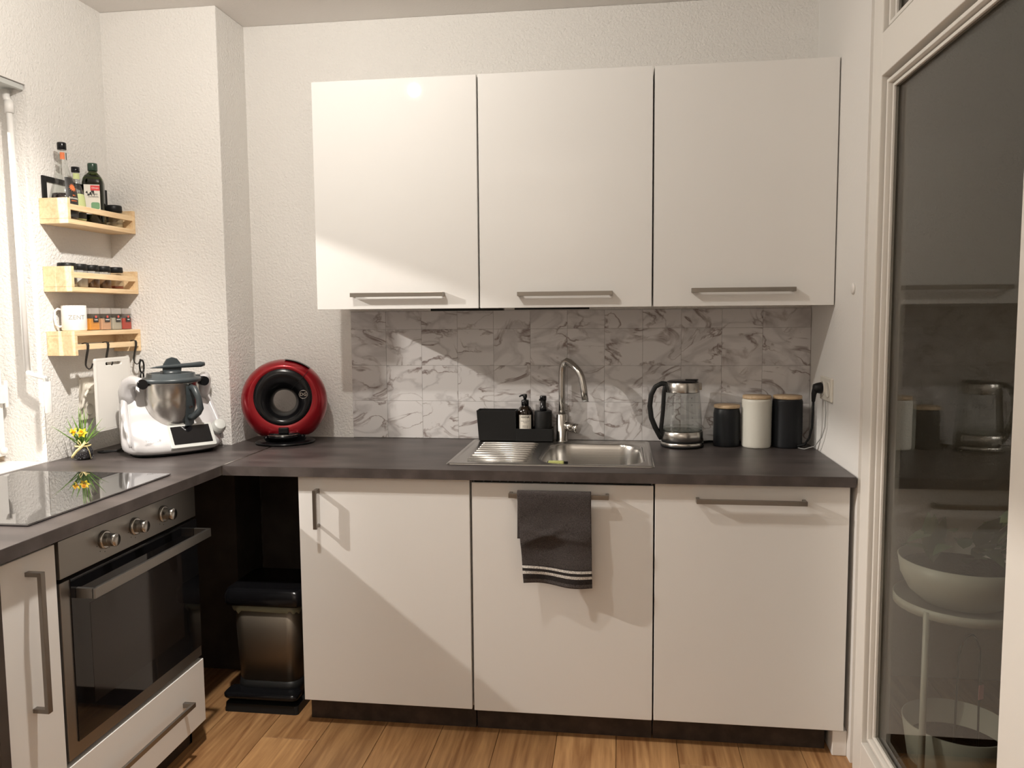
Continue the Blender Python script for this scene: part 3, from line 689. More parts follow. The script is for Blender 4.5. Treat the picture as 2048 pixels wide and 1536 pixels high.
def onface(mb, zc, xc=0, off=0):
    mb.v = [(xc+x, -.0331-off-z, zc+y) for x, y, z in mb.v]; return mb
obj('label_panel', onface(MB().box(-.024, .024, -.052, .052, 0, .0005), .088), m_labelwhite, b3)
obj('red_band', onface(MB().box(-.004, .024, -.009, .009, 0, .0004), .128, 0, .0006), m_redprint, b3)
obj('lettering', onface(text_mb('Bertolli'[0:0]+'Oliven', .008), .128, .010, .001), m_whiteink, b3)
ob_ = MB()
for k in range(6):
    ob_.add([(-.02+.004*k, .024-.012*math.sin(k), 0), (-.014+.004*k, .030-.010*math.sin(k), 0), (-.012+.004*k, .018-.006*k % .01, 0)], [(0, 1, 2)])
obj('olive_branch', onface(ob_, .088, 0, .0008), m_ink, b3)
obj('green_seal', onface(MB().prism(rrect(-.004, .022, -.012, .012, .006, 4), 0, .0004), .066, 0, .0006), m_greenprint, b3)
for s_, zz in (('NATIVES', .106), ('OLIVENÖL', .097), ('EXTRA', .047)):
    obj('lettering', onface(text_mb(s_, .0068), zz, .004, .0008), m_ink, b3)
# jar with black lid on the top shelf and the five on the middle shelf
def lidjar(label, loc, fill, mfill, group=None, r=.026, hgt=.064, lid=.018):
    t = thing('spice_jar', label, 'jar', loc, group=group)
    obj('glass', MB().lathe([(r*.9, 0), (r, .003), (r, hgt-.008), (r*.86, hgt)], n=28), m_clear, t)
    if fill: obj('spice', MB().lathe([(r*.88, .003), (r*.93, .005), (r*.93, fill), (0, fill+.002)], n=24), mfill, t)
    obj('lid', MB().lathe([(r*.92, hgt-.002), (r*.98, hgt), (r*.95, hgt+lid*.85), (r*.88, hgt+lid), (0, hgt+lid)], n=28), m_black, t)
lidjar('black-lidded glass jar beside the olive oil bottle', (-.788, -.279, Z1+.0005), .02, mat('pale_spice', (.5, .40, .25), .8), r=.030, hgt=.062, lid=.022)
cols = [(.30, .24, .17), (.58, .55, .50), (.17, .085, .035), (.17, .085, .035), (.36, .08, .03)]
nm = ['black-lidded glass jar half hidden behind the shelf end, first of five', 'clear black-lidded jar with whitish contents on the middle shelf, second of five',
      'black-lidded jar with brown spice, centre of the middle shelf row', 'black-lidded jar with brown spice, fourth in the middle shelf row', 'black-lidded jar with reddish flakes at the far end of the middle shelf row']
for k, y_ in enumerate((-.556, -.493, -.429, -.363, -.289)):
    lidjar(nm[k], (-.787, y_, Z2+.0005), (.03, .05, .035, .035, .012)[k], mat('ground_spice_%s' % 'abcde'[k], cols[k], .8), 'black-lidded jars on the middle shelf', r=.027 if k else .031)
# mug
mg = thing('mug', 'white mug with raised ZENT lettering on the lowest shelf', 'mug', (-.789, -.530, Z3+.0005))
mgm = mat('white_stoneware', (.83, .82, .79), .3)
obj('cup', MB().lathe([(0, .002), (.037, 0), (.0395, .004), (.0395, .086), (.038, .0875), (.0365, .086), (.0365, .008), (0, .006)], n=40), mgm, mg)
hp = [(math.cos(-2.5)*(.038+d_), math.sin(-2.5)*(.038+d_), z_) for d_, z_ in ((0, .074), (.010, .076), (.019, .068), (.021, .045), (.018, .022), (.009, .014), (0, .016))]
obj('handle', MB().tube(hp, .0042, 10), mgm, mg)
obj('lettering', wrap(text_mb('ZENT', .021, .0012), .0395, -.72, .046), mat('raised_letter', (.42, .41, .39), .4), mg)
# square spice jars
sc_ = [((.72, .30, .04), 'orange', .030), ((.62, .36, .22), 'pinkish-orange', .030), ((.46, .42, .34), 'pale grey-beige', .032), ((.45, .05, .03), 'red', .030)]
for k, y_ in enumerate((-.452, -.387, -.323, -.262)):
    cc, cn, fh = sc_[k]
    t = thing('spice_grinder', 'square clear jar filled with %s spice and small dark label' % cn, 'jar', (-.792, y_, Z3+.0005), group='square spice jars beside the mug')
    hw = .0285
    obj('glass', MB().prism(rrect(-hw, hw, -hw, hw, .005, 3), 0, .058), m_clear, t)
    obj('spice', MB().prism(rrect(-hw+.002, hw-.002, -hw+.002, hw-.002, .004, 3), .002, fh+.012), mat('spice_%s' % 'abcd'[k], cc, .8, bump=(400, .6, .002)), t)
    obj('lid', MB().prism(rrect(-hw+.002, hw-.002, -hw+.002, hw-.002, .004, 3), .0585, .079), mat('clear_lid_%s' % 'abcd'[k], (.60, .56, .52), .2, alpha=.55), t)
    lb = obj('label_tag', MB().box(hw+.0003, hw+.001, -.012, .016, .029, .047), m_labelblack, t)
    obj('red_cap', MB().box(hw+.001, hw+.0014, -.003, .007, .044, .052), mat('tag_red_%s' % 'abcd'[k], (.62, .10, .08), .5), lb)
    tm_ = text_mb(('CURRY', 'PAPRIKA', 'PFEFFER', 'CHILI')[k], .006); tm_.v = [(hw+.0012+z, x+.002, .037+y) for x, y, z in tm_.v]
    obj('lettering', tm_, m_whiteink, lb)
# hooks
RZ = Z3-.0545
def hook(label, y_):
    t = thing('s_hook', label, 'hook', (-.744, y_, RZ), group='black S-hooks on the shelf rail')
    pts = [(-.0125, -.006), (-.0125, .004), (-.010, .0115), (0, .0135), (.008, .0115), (.0100, .004), (.0085, -.008), (.003, -.030), (-.002, -.052), (-.003, -.064), (.001, -.073), (.009, -.078), (.017, -.074), (.022, -.064), (.023, -.058)]
    ws = [.011]*8+[.009, .007, .006, .006, .006, .006, .006]
    obj('band', MB().ribbon([(a, 0, c) for a, c in pts], (0, 1, 0), ws, .002), m_leather, t)
hook('black leather S-hook hanging empty on the shelf rail', -.541)
hook('black leather S-hook carrying the white cutting board', -.430)
hook('black leather S-hook carrying the scissors', -.262)
# cutting board
cb = thing('cutting_board', 'white rectangular cutting board hanging from the shelf hook', 'cutting board', (-.73, -.42, .973))
def board():
    y0, y1, z0, z1, sy0, sy1, sz0, sz1 = -.522, -.322, .973, 1.231, -.465, -.372, 1.205, 1.216
    out = rrect(y0, y1, z0, z1, .008, 4); inn = rrect(sy0, sy1, sz0, sz1, .0054, 4)
    n = len(out); vs = []
    for xx in (-.7335, -.7245):
        vs += [(xx, a, c) for a, c in out]; vs += [(xx, a, c) for a, c in inn]
    fs = []
    for i in range(n):
        j = (i+1) % n
        fs += [(i, j, n+j, n+i), (2*n+i, 3*n+i, 3*n+j, 2*n+j), (i, 2*n+i, 2*n+j, j), (n+i, n+j, 3*n+j, 3*n+i)]
    return MB().add(vs, fs)
obj('slab', board(), m_board, cb, world=True, bevel=.0015)
obj('juice_groove', quadframe(-.7246, -.515, -.329, .980, 1.224, .0022, .0004), mat('groove_edge', (.70, .67, .62), .5), cb, world=True)
# scissors
scs = thing('scissors', 'black-handled scissors hanging by one loop from the last hook', 'scissors', (-.725, -.255, 1.12))
lp = [(-.722, -.252+.014*math.cos(a), 1.188+.024*math.sin(a)) for a in [2*PI*i/20 for i in range(21)]]
obj('handle_loop', MB().tube(lp, .0032, 8), m_blackgloss, scs, world=True)
lp = [(-.716, -.262+.010*math.cos(a), 1.150+.016*math.sin(a)) for a in [2*PI*i/16 for i in range(17)]]
obj('handle_loop', MB().tube(lp, .0030, 8), m_blackgloss, scs, world=True)
obj('blades', MB().prism([(-.270, 1.132), (-.256, 1.138), (-.252, 1.06), (-.256, 1.02), (-.262, 1.06)], -.722, -.719, 'x'), m_chrome, scs, world=True)
# wall socket behind the board
so = thing('wall_socket', 'cream double wall socket half hidden behind the cutting board', 'socket', (XL, -.42, 1.09))
obj('cover', MB().box(XL, XL+.010, -.455, -.375, 1.005, 1.155), m_cream, so, world=True, bevel=.003)
for zz in (1.118, 1.042): obj('outlet', MB().lathe([(.021, .010), (.021, .013), (.019, .013), (.018, .0105), (0, .0105)], (XL, -.415, zz), 24, 'x'), m_cream, so, world=True)
pl = thing('plug', 'white plug in the socket left of the cutting board', 'plug', (XL+.02, -.43, 1.10))
obj('plug_body', MB().lathe([(.019, .0140), (.020, .016), (.019, .038), (.013, .048), (0, .049)], (XL, -.418, 1.118), 20, 'x').tube([(XL+.03, -.43, 1.118), (XL+.034, -.455, 1.112), (XL+.032, -.468, 1.095), (XL+.026, -.472, 1.06), (XL+.014, -.47, 1.045)], .0045, 8), m_cream, pl, world=True)
# ================================================================== FLOWER JAR
fj = thing('flower_jar', 'small glass jar of yellow daffodils tied with raffia', 'flower jar', (-.756, -.566, ZT))
obj('glass', MB().lathe([(.022, 0), (.029, .003), (.032, .012), (.032, .028), (.027, .042), (.023, .048), (.023, .054), (.025, .056)], n=32), m_clear, fj)
obj('granules', MB().lathe([(.021, .003), (.0275, .005), (.0303, .013), (.0303, .027), (.0255, .041), (0, .043)], n=32), m_granule, fj)
gb = MB(); rg = random.Random(3)
for k in range(130):
    a = rg.uniform(0, 2*PI); zz = rg.uniform(.005, .038); r_ = .0300-.00018*max(0, zz-.026)*1000*.25; s_ = rg.uniform(.0012, .0022)
    c_ = Vector((r_*math.cos(a), r_*math.sin(a), zz)); gb.add([c_+Vector((s_, 0, 0)), c_+Vector((-s_, 0, 0)), c_+Vector((0, s_, 0)), c_+Vector((0, -s_, 0)), c_+Vector((0, 0, s_)), c_+Vector((0, 0, -s_))],
           [(0, 2, 4), (2, 1, 4), (1, 3, 4), (3, 0, 4), (2, 0, 5), (1, 2, 5), (3, 1, 5), (0, 3, 5)])
g_ = obj('gravel', gb, mat('shiny_granule', (.09, .085, .10), .2), fj); g_['kind'] = 'stuff'
obj('raffia_tie', MB().lathe([(.0245, .045), (.0262, .046), (.0262, .050), (.0245, .051)], n=24, cap=False), m_raffia, fj)
obj('raffia_ribbon', MB().ribbon([(.022, -.018, .064), (.016, -.024, .050), (0, -.033, .034), (-.014, -.033, .018), (-.020, -.032, .009)], (.62, .25, -.75), .0085, .0009), m_raffia, fj)
obj('raffia_bow', MB().tube([(.010, -.024, .050), (.002, -.028, .060), (.003, -.026, .072), (.009, -.024, .062), (.012, -.024, .050), (.020, -.02, .056), (.030, -.012, .060)], .0016, 6).tube([(.022, -.012, .048), (.030, -.010, .03), (.036, -.010, .004)], .0009, 5), m_raffia, fj)
up_ = Vector((0, 0, 1)); uvw = Vector((.87, .49, 0))     # screen-right direction near the wall
for k in range(22):
    a = (k/21-.5)*2.1; L = rg.uniform(.085, .15)*(1-.15*abs(a))
    bend = rg.uniform(-.25, .25); base = Vector((rg.uniform(-.010, .010), rg.uniform(-.010, .010), .045))
    dirv = (uvw*math.sin(a*.75)+up_*math.cos(a*.75)+Vector((.5, -.8, 0))*rg.uniform(-.25, .35)).normalized()
    pts = [base+dirv*L*t_+uvw*bend*L*.35*t_*t_-up_*abs(a)*.018*t_*t_ for t_ in (0, .25, .5, .75, 1)]
    obj('leaf', MB().ribbon(pts, (.9, .4, .1), [.0042, .0048, .0042, .003, .0006], .0006), m_leaf, fj)
for k, (dx, dz, ya) in enumerate(((-.012, .098, -.6), (.010, .094, .3))):
    c_ = Vector((dx+.004, -.022+dx*.3, dz))
    st = obj('stem', MB().tube([(dx*.3, 0, .045), (dx*.6, -.008, .075), tuple(c_+Vector((-.002, .006, -.006)))], .0018, 6), m_leaf, fj)
    mr_ = Matrix.Translation(c_) @ Matrix.Rotation(ya, 4, 'Z') @ Matrix.Rotation(1.15, 4, 'X')
    pe = MB()
    for q in range(6):
        a = q*PI/3; ca, sa = math.cos(a), math.sin(a)
        pts = [Vector((ca*r_-sa*w_, sa*r_+ca*w_, z_)) for r_, w_, z_ in ((.003, 0, 0), (.010, .0055, .002), (.019, 0, .0035), (.010, -.0055, .002), (.010, 0, .0006))]
        pe.add(pts, [(0, 1, 4), (1, 2, 4), (2, 3, 4), (3, 0, 4)])
    pe.xf(mr_); obj('flower', pe, m_yellow, fj)
    tr = MB().lathe([(.003, 0), (.0055, .006), (.0065, .011), (.0085, .014), (.0062, .0135), (.004, .004)], n=14); tr.xf(mr_); obj('trumpet', tr, m_deepyellow, fj)
# ================================================================== FOOD PROCESSOR
MXA = math.radians(50)
mx = thing('food_processor', 'white food processor with steel jug, touch screen and spatula on lid', 'food processor', (-.438, -.468, ZT+.0005), MXA)
def ring_(z, a, y0, y1, e=2.6, n=56):
    cy, hy = (y0+y1)/2, (y1-y0)/2; out = []
    for i in range(n):
        t_ = 2*PI*i/n; c_, s_ = math.cos(t_), math.sin(t_)
        out.append((a*math.copysign(abs(c_)**(2/e), c_), cy+hy*math.copysign(abs(s_)**(2/e), s_), z))
    return out
R_ = [(.010, .150, .012, .215), (.016, .160, .004, .222), (.026, .166, .000, .226), (.040, .168, .004, .228), (.060, .168, .016, .229), (.085, .167, .032, .230),
      (.115, .165, .062, .230), (.145, .161, .092, .230), (.175, .156, .118, .230), (.205, .149, .136, .229), (.232, .139, .152, .227), (.252, .124, .163, .222), (.264, .104, .176, .216), (.269, .08, .186, .208)]
bm_ = MB().rings([ring_(*r) for r in R_]); obj('housing', bm_, m_mixwhite, mx)
obj('foot', MB().rings([ring_(0, .140, .022, .205), ring_(.011, .145, .016, .212)]), m_black, mx)
# raised white rim along the body's edge
rim = []
for z, a, y0, y1 in R_[3:-1]:
    rim.append((-a*.985, y0+(y1-y0)*.22+.004, z))
for sgn in (-1, 1):
    pts = [(sgn*abs(p[0])*.975, p[1], p[2]) for p in rim]
    obj('rim', MB().tube(pts, [.005+.007*min(1, i/4) for i in range(len(pts))], 14), m_mixwhite, mx)
# locking arms
for sgn in (-1, 1):
    ar = obj('locking_arm', MB().tube([(sgn*.128, .170, .190), (sgn*.134, .158, .225), (sgn*.134, .138, .256), (sgn*.126, .115, .266), (sgn*.113, .096, .262), (sgn*.108, .086, .258)], [.030, .029, .025, .020, .016, .014], 18), m_mixwhite, mx)
    obj('arm_roller', MB().tube([(sgn*.108, .066, .254), (sgn*.104, .100, .256)], .017, 18), m_blackgloss, ar)
JC = (0, .100, .083)
jg = obj('jug', MB().lathe([(.030, .004), (.050, .010), (.066, .030), (.078, .056), (.087, .085), (.091, .115), (.0925, .168), (.094, .170), (.094, .174), (.088, .174)], JC, 48), m_steel, mx)
obj('jug_socket', MB().lathe([(.04, -.012), (.062, .000), (.072, .014), (.069, .016)], (0, JC[1]+.018, JC[2]), 40, cap=False), m_mixwhite, mx)
def jr(z): return .076+.015*min(1, max(0, (z-.05)/.06))
hbk = MB().rings([[(JC[0]+.036+dx*.5, JC[1]-math.sqrt(max(0, (jr(z_)+.002)**2-(.036+dx*.5)**2))-.002+dy, JC[2]+z_) for dx, dy in ((-.036, .012), (-.036, .0), (.036, .0), (.036, .012))] for z_ in (.018, .05, .09, .13, .160)], False)
obj('handle_base', hbk, m_darkgrey, jg)
hp = [(.036, JC[1]-.074, JC[2]+.158), (.042, JC[1]-.104, JC[2]+.152), (.052, JC[1]-.114, JC[2]+.118), (.058, JC[1]-.114, JC[2]+.080), (.054, JC[1]-.102, JC[2]+.066), (.042, JC[1]-.086, JC[2]+.050), (.030, JC[1]-.060, JC[2]+.046)]
obj('handle', MB().tube(hp, [.011, .012, .011, .011, .012, .012, .010], 12), m_darkgrey, jg)
ld = obj('lid', MB().lathe([(.088, .172), (.100, .173), (.103, .182), (.099, .188), (.083, .191), (.081, .205), (.073, .206), (.073, .196), (0, .196)], JC, 44), m_darkgrey, mx)
obj('lid_flap', MB().lathe([(0, .184), (.030, .184), (.032, .192), (.028, .194), (0, .194)], (JC[0]+.078, JC[1]+.010, JC[2]), 28, sx=1, sy=.8), m_darkgrey, ld)
obj('measuring_cup', MB().lathe([(.036, .196), (.036, .212), (.030, .214), (0, .214)], JC, 32), m_darkgrey, ld)
spd = MB().prism([(-.030, .200), (.030, .200), (.033, .222), (.030, .240), (.018, .256), (0, .262), (-.018, .256), (-.030, .238), (-.033, .220)], -.0035, .0035, 'y'); spd.v = [(x-.002, y+JC[1]-.02, z+JC[2]) for x, y, z in spd.v]
sptl = thing('spatula', 'dark grey spatula lying across the food processor lid', 'spatula', (-.438, -.468, ZT+.001), MXA)
obj('disc', spd, m_darkgrey, sptl, bevel=.0015)
hq = lambda x_, z_: (x_, JC[1]-.026, JC[2]+z_)
obj('handle', MB().tube([hq(-.080, .226), hq(-.060, .228), hq(-.03, .229), hq(.03, .230), hq(.07, .231), hq(.098, .232), hq(.112, .2325)], [.001, .0035, .006, .008, .009, .0105, .007], 14), m_darkgrey, sptl)
# screen on the slope
sl = math.atan2(.090, .062)          # slope of the front face
def onslope(mb, xc, t_, off=0):      # (x, along slope, outwards)
    n_ = Vector((0, -math.sin(sl), math.cos(sl))); u_ = Vector((0, math.cos(sl), math.sin(sl)))
    p0 = Vector((0, .0025, .035)); mb.v = [tuple(p0+Vector((xc+x, 0, 0))+u_*(t_+y)+n_*(off+z)) for x, y, z in mb.v]; return mb
scn = obj('screen_frame', onslope(MB().prism(rrect(-.080, .080, -.046, .046, .006, 4), -.014, .009), .034, .034), m_lgrey, mx, bevel=.002)
obj('screen', onslope(MB().prism(rrect(-.068, .068, -.033, .038, .002, 3), .009, .0098), .034, .034), m_blackglass, scn)
kb = onslope(MB().lathe([(.026, -.012), (.026, .004), (.0215, .006), (.0215, .020), (.019, .022), (0, .022)], (0, 0, 0), 32), .140, .062); obj('selector_knob', kb, m_lgrey, mx)
obj('lettering', onslope(text_mb('VORWERK', .011), -.098, .030, .0052), m_greyink, mx)
# cable
cbk = thing('power_cable', 'black cable curling between the cutting board and food processor', 'cable', (-.72, -.40, ZT))
obj('cord', MB().tube([(-.66, -.36, .945), (-.678, -.385, .93), (-.695, -.41, .905), (-.72, -.44, .893), (-.76, -.455, .890), (-.785, -.445, .890), (-.77, -.425, .890), (-.72, -.42, .890), (-.66, -.41, .890), (-.62, -.38, .890)], .0033, 8), m_rubber, cbk, world=True)
# ================================================================== COFFEE MACHINE
cm = thing('coffee_machine', 'red ring-shaped capsule coffee machine on black foot', 'coffee machine', (-.200, -.150, ZT+.001), math.radians(18))
CZ = .160
def ringy(prof, c, n=64): return MB().lathe(prof, c, n, 'y', cap=False)
# lathe about local y; profile (radius, depth)
red = [(.1085, -.056), (.118, -.060), (.132, -.056), (.147, -.043), (.158, -.022), (.162, 0), (.160, .022), (.150, .045), (.134, .060), (.118, .066), (.105, .064)]
k_ = ringy(red, (0, 0, CZ)); k_.v = [(x, y, z+.020*max(0, (.162-math.hypot(x, z-CZ)))/.0535) for x, y, z in k_.v]
k_.v = [(x, y, max(z, .029)) for x, y, z in k_.v]
obj('outer_ring', k_, m_red, cm)
blk = [(.1085, -.0555), (.102, -.062), (.090, -.064), (.076, -.058), (.062, -.044), (.050, -.022), (.044, 0), (.044, .03), (.056, .05), (.08, .062), (.105, .064)]
k_ = ringy(blk, (0, 0, CZ)); k_.v = [(x, y, z+.020*min(1, max(0, (math.hypot(x, z-CZ)-.044)/.0645))) for x, y, z in k_.v]
obj('inner_ring', k_, m_blackgloss, cm)
obj('seam', MB().ribbon([(.030, -.062, CZ+.046), (.045, -.0665, CZ+.066), (.062, -.0655, CZ+.080), (.078, -.061, CZ+.098), (.088, -.0575, CZ+.108), (.094, -.050, CZ+.116)], (.7, 0, -.7), .0016, .002), m_rubber, cm)
obj('touch_strip', MB().rings([[((.1625+.0012)*math.cos(a)*math.cos(b_*.13), math.sin(b_*.22)*.11-.012, CZ+(.1625+.0012)*math.sin(a)*math.cos(b_*.13)) for b_ in (-1, -.5, 0, .5, 1)] for a in [math.radians(90-3-i*5) for i in range(8)]], True, False, False), m_darkgrey, cm)
em = MB(); em.tube([(.076+.0155*math.cos(a), -.0645, CZ+.030+.0155*math.sin(a)) for a in [2*PI*i/28 for i in range(29)]], .0009, 6, cap=False)
e_ = obj('emblem_ring', em, m_chrome, cm)
tt = text_mb('DG', .017); tt.v = [(x+.076, -.0635-z, CZ+.030+y) for x, y, z in tt.v]; obj('emblem_letters', tt, m_chrome, e_)
obj('foot', MB().lathe([(.108, 0), (.112, .003), (.112, .007), (.104, .010), (.05, .012)], (0, -.01, 0), 48, sy=.95), m_blackgloss, cm)
obj('neck', MB().rings([ring_(.008, .080, -.055, .07), ring_(.018, .072, -.055, .068), ring_(.030, .078, -.06, .066), ring_(.042, .07, -.066, .06)]), m_blackgloss, cm)
obj('nozzle', MB().box(-.019, .019, -.075, -.03, .042, .066), m_blackgloss, cm, bevel=.004)
dt = obj('drip_tray', MB().lathe([(.050, 0), (.056, .002), (.056, .010), (.050, .012), (0, .012)], (-.004, -.055, .025), 36, sy=.8), m_blackgloss, cm)
obj('tray_rim', MB().lathe([(.052, .0115), (.058, .0115), (.058, .0135), (.052, .0135), (.052, .0115)], (-.004, -.055, .026), 36, sy=.8, cap=False), m_chrome, dt)
obj('side_latch', MB().tube([(.060, -.035, .030), (.072, -.04, .024)], .008, 12).tube([(-.060, -.050, .028), (-.072, -.055, .024)], .008, 12), m_blackgloss, cm)
# ================================================================== SINK CADDY AND DISPENSERS
cy0, cy1 = -.076, -.006
cd_ = thing('sink_caddy', 'matte black sink organiser with tall box and low tray', 'organiser', (.68, -.04, ZT))
def tray(x0, x1, y0, y1, z0, z1, t_=.003):
    return MB().box(x0, x1, y0, y1, z0, z0+t_).box(x0, x1, y0, y0+t_, z0+t_, z1).box(x0, x1, y1-t_, y1, z0+t_, z1).box(x0, x0+t_, y0+t_, y1-t_, z0+t_, z1).box(x1-t_, x1, y0+t_, y1-t_, z0+t_, z1)
zb_ = ZT+.005
tp = MB()
t_ = .003
x0, x1 = .540, .693
def frust(x0, x1, y0, y1, z0, z1, e):
    m_ = MB()
    o_ = [(x0+e, y0+e*.4, z0), (x1, y0+e*.4, z0), (x1, y1, z0), (x0+e, y1, z0), (x0, y0, z1), (x1, y0, z1), (x1, y1, z1), (x0, y1, z1)]
    i_ = [(x0+t_, y0+t_, z1), (x1-t_, y0+t_, z1), (x1-t_, y1-t_, z1), (x0+t_, y1-t_, z1), (x0+e+t_, y0+t_+e*.4, z0+t_), (x1-t_, y0+t_+e*.4, z0+t_), (x1-t_, y1-t_, z0+t_), (x0+e+t_, y1-t_, z0+t_)]
    f_ = [(3, 2, 1, 0), (0, 1, 5, 4), (1, 2, 6, 5), (2, 3, 7, 6), (3, 0, 4, 7), (4, 5, 9, 8), (5, 6, 10, 9), (6, 7, 11, 10), (7, 4, 8, 11), (8, 9, 13, 12), (9, 10, 14, 13), (10, 11, 15, 14), (11, 8, 12, 15), (12, 13, 14, 15)]
    return m_.add(o_+i_, f_)
obj('tall_box', frust(.540, .692, cy0, cy1, zb_, 1.007, .008), m_black, cd_, world=True)
obj('low_tray', tray(.6925, .832, cy0, cy1, zb_, .938), m_black, cd_, world=True, bevel=.0008)
obj('divider', MB().box(.6, .603, cy0+.004, cy1-.004, zb_+.004, .995), m_black, cd_, world=True)
s1_ = thing('soap_dispenser', 'dark amber pump bottle with cream printed label in the organiser', 'soap dispenser', (.724, -.040, zb_+.003))
obj('bottle', MB().lathe([(.028, 0), (.0305, .003), (.0305, .100), (.029, .110), (.022, .122), (.013, .130), (.013, .134)], n=32), m_amber, s1_)
obj('pump_collar', MB().lathe([(.0145, .130), (.0145, .150), (.012, .152), (.006, .152), (.006, .164)], n=24), m_blackgloss, s1_)
obj('pump_head', MB().lathe([(.0075, .160), (.0085, .162), (.0085, .172), (.006, .174), (0, .174)], n=20).tube([(0, 0, .1705), (-.014, -.004, .1690), (-.022, -.006, .1640)], [.004, .0035, .0028], 10), m_blackgloss, s1_)
VA = math.radians(-83)
obj('label_panel', patch(.0305, VA, .050, .030, .096), m_labelwhite, s1_)
obj('lettering', wrap(text_mb('HANA', .0115), .0312, VA, .088), m_ink, s1_)
obj('lettering', wrap(text_mb('HAND & BODY\nWASH', .0055), .0312, VA, .070), m_greyink, s1_)
obj('lettering', wrap(text_mb('LEMON &\nORANGE', .0050), .0312, VA, .052), m_greyink, s1_)
lf = MB()
for a in (0, 1, 2, 3, 4): lf.add([(0, 0, 0), (.004*math.cos(a*.75), .004*math.sin(a*.75), 0), (.004*math.cos(a*.75+.4), .0045*math.sin(a*.75+.4), 0)], [(0, 1, 2)])
lf.v = [(x+.012, y, .0004) for x, y, z in lf.v]; obj('leaf_emblem', wrap(lf, .0312, VA, .036), m_ink, s1_)
s2_ = thing('lotion_dispenser', 'matte black cylindrical pump dispenser beside the tap', 'soap dispenser', (.794, -.040, zb_+.003))
obj('bottle', MB().lathe([(.032, 0), (.0335, .002), (.0335, .106), (.032, .110), (0, .110)], n=36), m_black, s2_)
obj('pump_collar', MB().lathe([(.0135, .110), (.0135, .124), (.011, .126), (.0115, .160), (.0115, .165), (0, .166)], n=24), m_blackgloss, s2_)
obj('pump_head', MB().tube([(0, 0, .158), (-.006, -.016, .158), (-.010, -.028, .154)], [.007, .005, .004], 10).lathe([(.0125, .150), (.0130, .152), (.0130, .166), (.0115, .168), (0, .168)], n=24), m_blackgloss, s2_)
# sponge in the basin corner
sph = thing('sponge_holder', 'small dark holder on the basin wall', 'holder', (.866, -.43, .86))
obj('tray', MB().box(.842, .912, -.475, -.400, .846, .849).box(.909, .912, -.475, -.400, .849, .862).box(.842, .912, -.403, -.400, .849, .875), m_black, sph, world=True)
sg = thing('sponge', 'yellow-green sponge in the left corner of the basin', 'sponge', (.866, -.43, .85))
obj('foam', MB().box(.850, .902, -.470, -.446, .8495, .886), m_sponge, sg, world=True, bevel=.003)
obj('scourer', MB().box(.850, .902, -.4455, -.440, .8495, .885), m_sponge2, sg, world=True, bevel=.001)
# ================================================================== KETTLE
kt = thing('kettle', 'glass and steel electric kettle with black handle', 'kettle', (1.313, -.115, ZT), 0)
obj('power_base', MB().lathe([(.074, .002), (.078, .004), (.078, .006), (.072, .010)], n=44).lathe([(.070, 0), (.070, .004)], n=44), m_rubber, kt)
obj('bottom_ring', MB().lathe([(.076, .0065), (.077, .009), (.077, .018), (.072, .0205)], n=48), m_steel, kt)
obj('seal', MB().lathe([(.0745, .0205), (.0755, .0215), (.0755, .0245), (.073, .026)], n=44), m_rubber, kt)
obj('lower_band', MB().lathe([(.074, .0255), (.0755, .027), (.0745, .058), (.072, .060), (0, .060)], n=48), m_steel, kt)
obj('glass_body', MB().lathe([(.072, .060), (.0725, .066), (.068, .13), (.062, .195), (.0605, .204)], n=48), m_kettle, kt)
obj('water', MB().lathe([(.069, .062), (.0695, .072), (0, .0725)], n=40), m_water, kt)
obj('upper_band', MB().lathe([(.0605, .200), (.0612, .202), (.0595, .235), (.058, .237)], n=48), m_steel, kt)
ld_ = obj('lid', MB().lathe([(.058, .234), (.056, .239), (.045, .243), (0, .244)], n=40).prism([(.010, -.012), (.052, -.010), (.056, .0), (.052, .010), (.010, .012)], .242, .2475), m_blackgloss, kt)
obj('spout', MB().prism([(.050, -.020), (.050, .020), (.070, 0)], .208, .234), m_steel, kt, bevel=.002)
hp = [(-.050, 0, .228), (-.075, -.003, .232), (-.098, -.006, .220), (-.113, -.008, .190), (-.118, -.009, .150), (-.112, -.008, .105), (-.098, -.006, .070), (-.082, -.003, .040), (-.073, 0, .026)]
obj('handle', MB().ribbon(hp, (0.15, 1, 0), [.026]*9, .017), m_black, kt, bevel=.004)
obj('handle_spine', MB().ribbon([(-.060, 0, .232), (-.067, 0, .20), (-.070, 0, .13), (-.076, 0, .07), (-.078, 0, .03)], (0, 1, 0), .028, .014), m_black, kt, bevel=.003)
mk = MB()
for zz in (.088, .112, .158, .182):
    a = math.radians(-62); r_ = .0705-.0065*(zz-.066)/.065
    mk.add([(r_*math.cos(a+q)*1.012, r_*math.sin(a+q)*1.012, zz+dz) for q, dz in ((-.04, -.002), (.04, -.002), (.04, .002), (-.04, .002))], [(0, 1, 2, 3)])
obj('level_mark', mk, m_greyink, kt)
for s_, zz in (('1.7', .172), ('MAX', .185), ('1.0', .125), ('0.5', .1)):
    obj('lettering', wrap(text_mb(s_, .0062), .0712-.0068*(zz-.066)/.065, math.radians(-62), zz), m_greyink, kt)
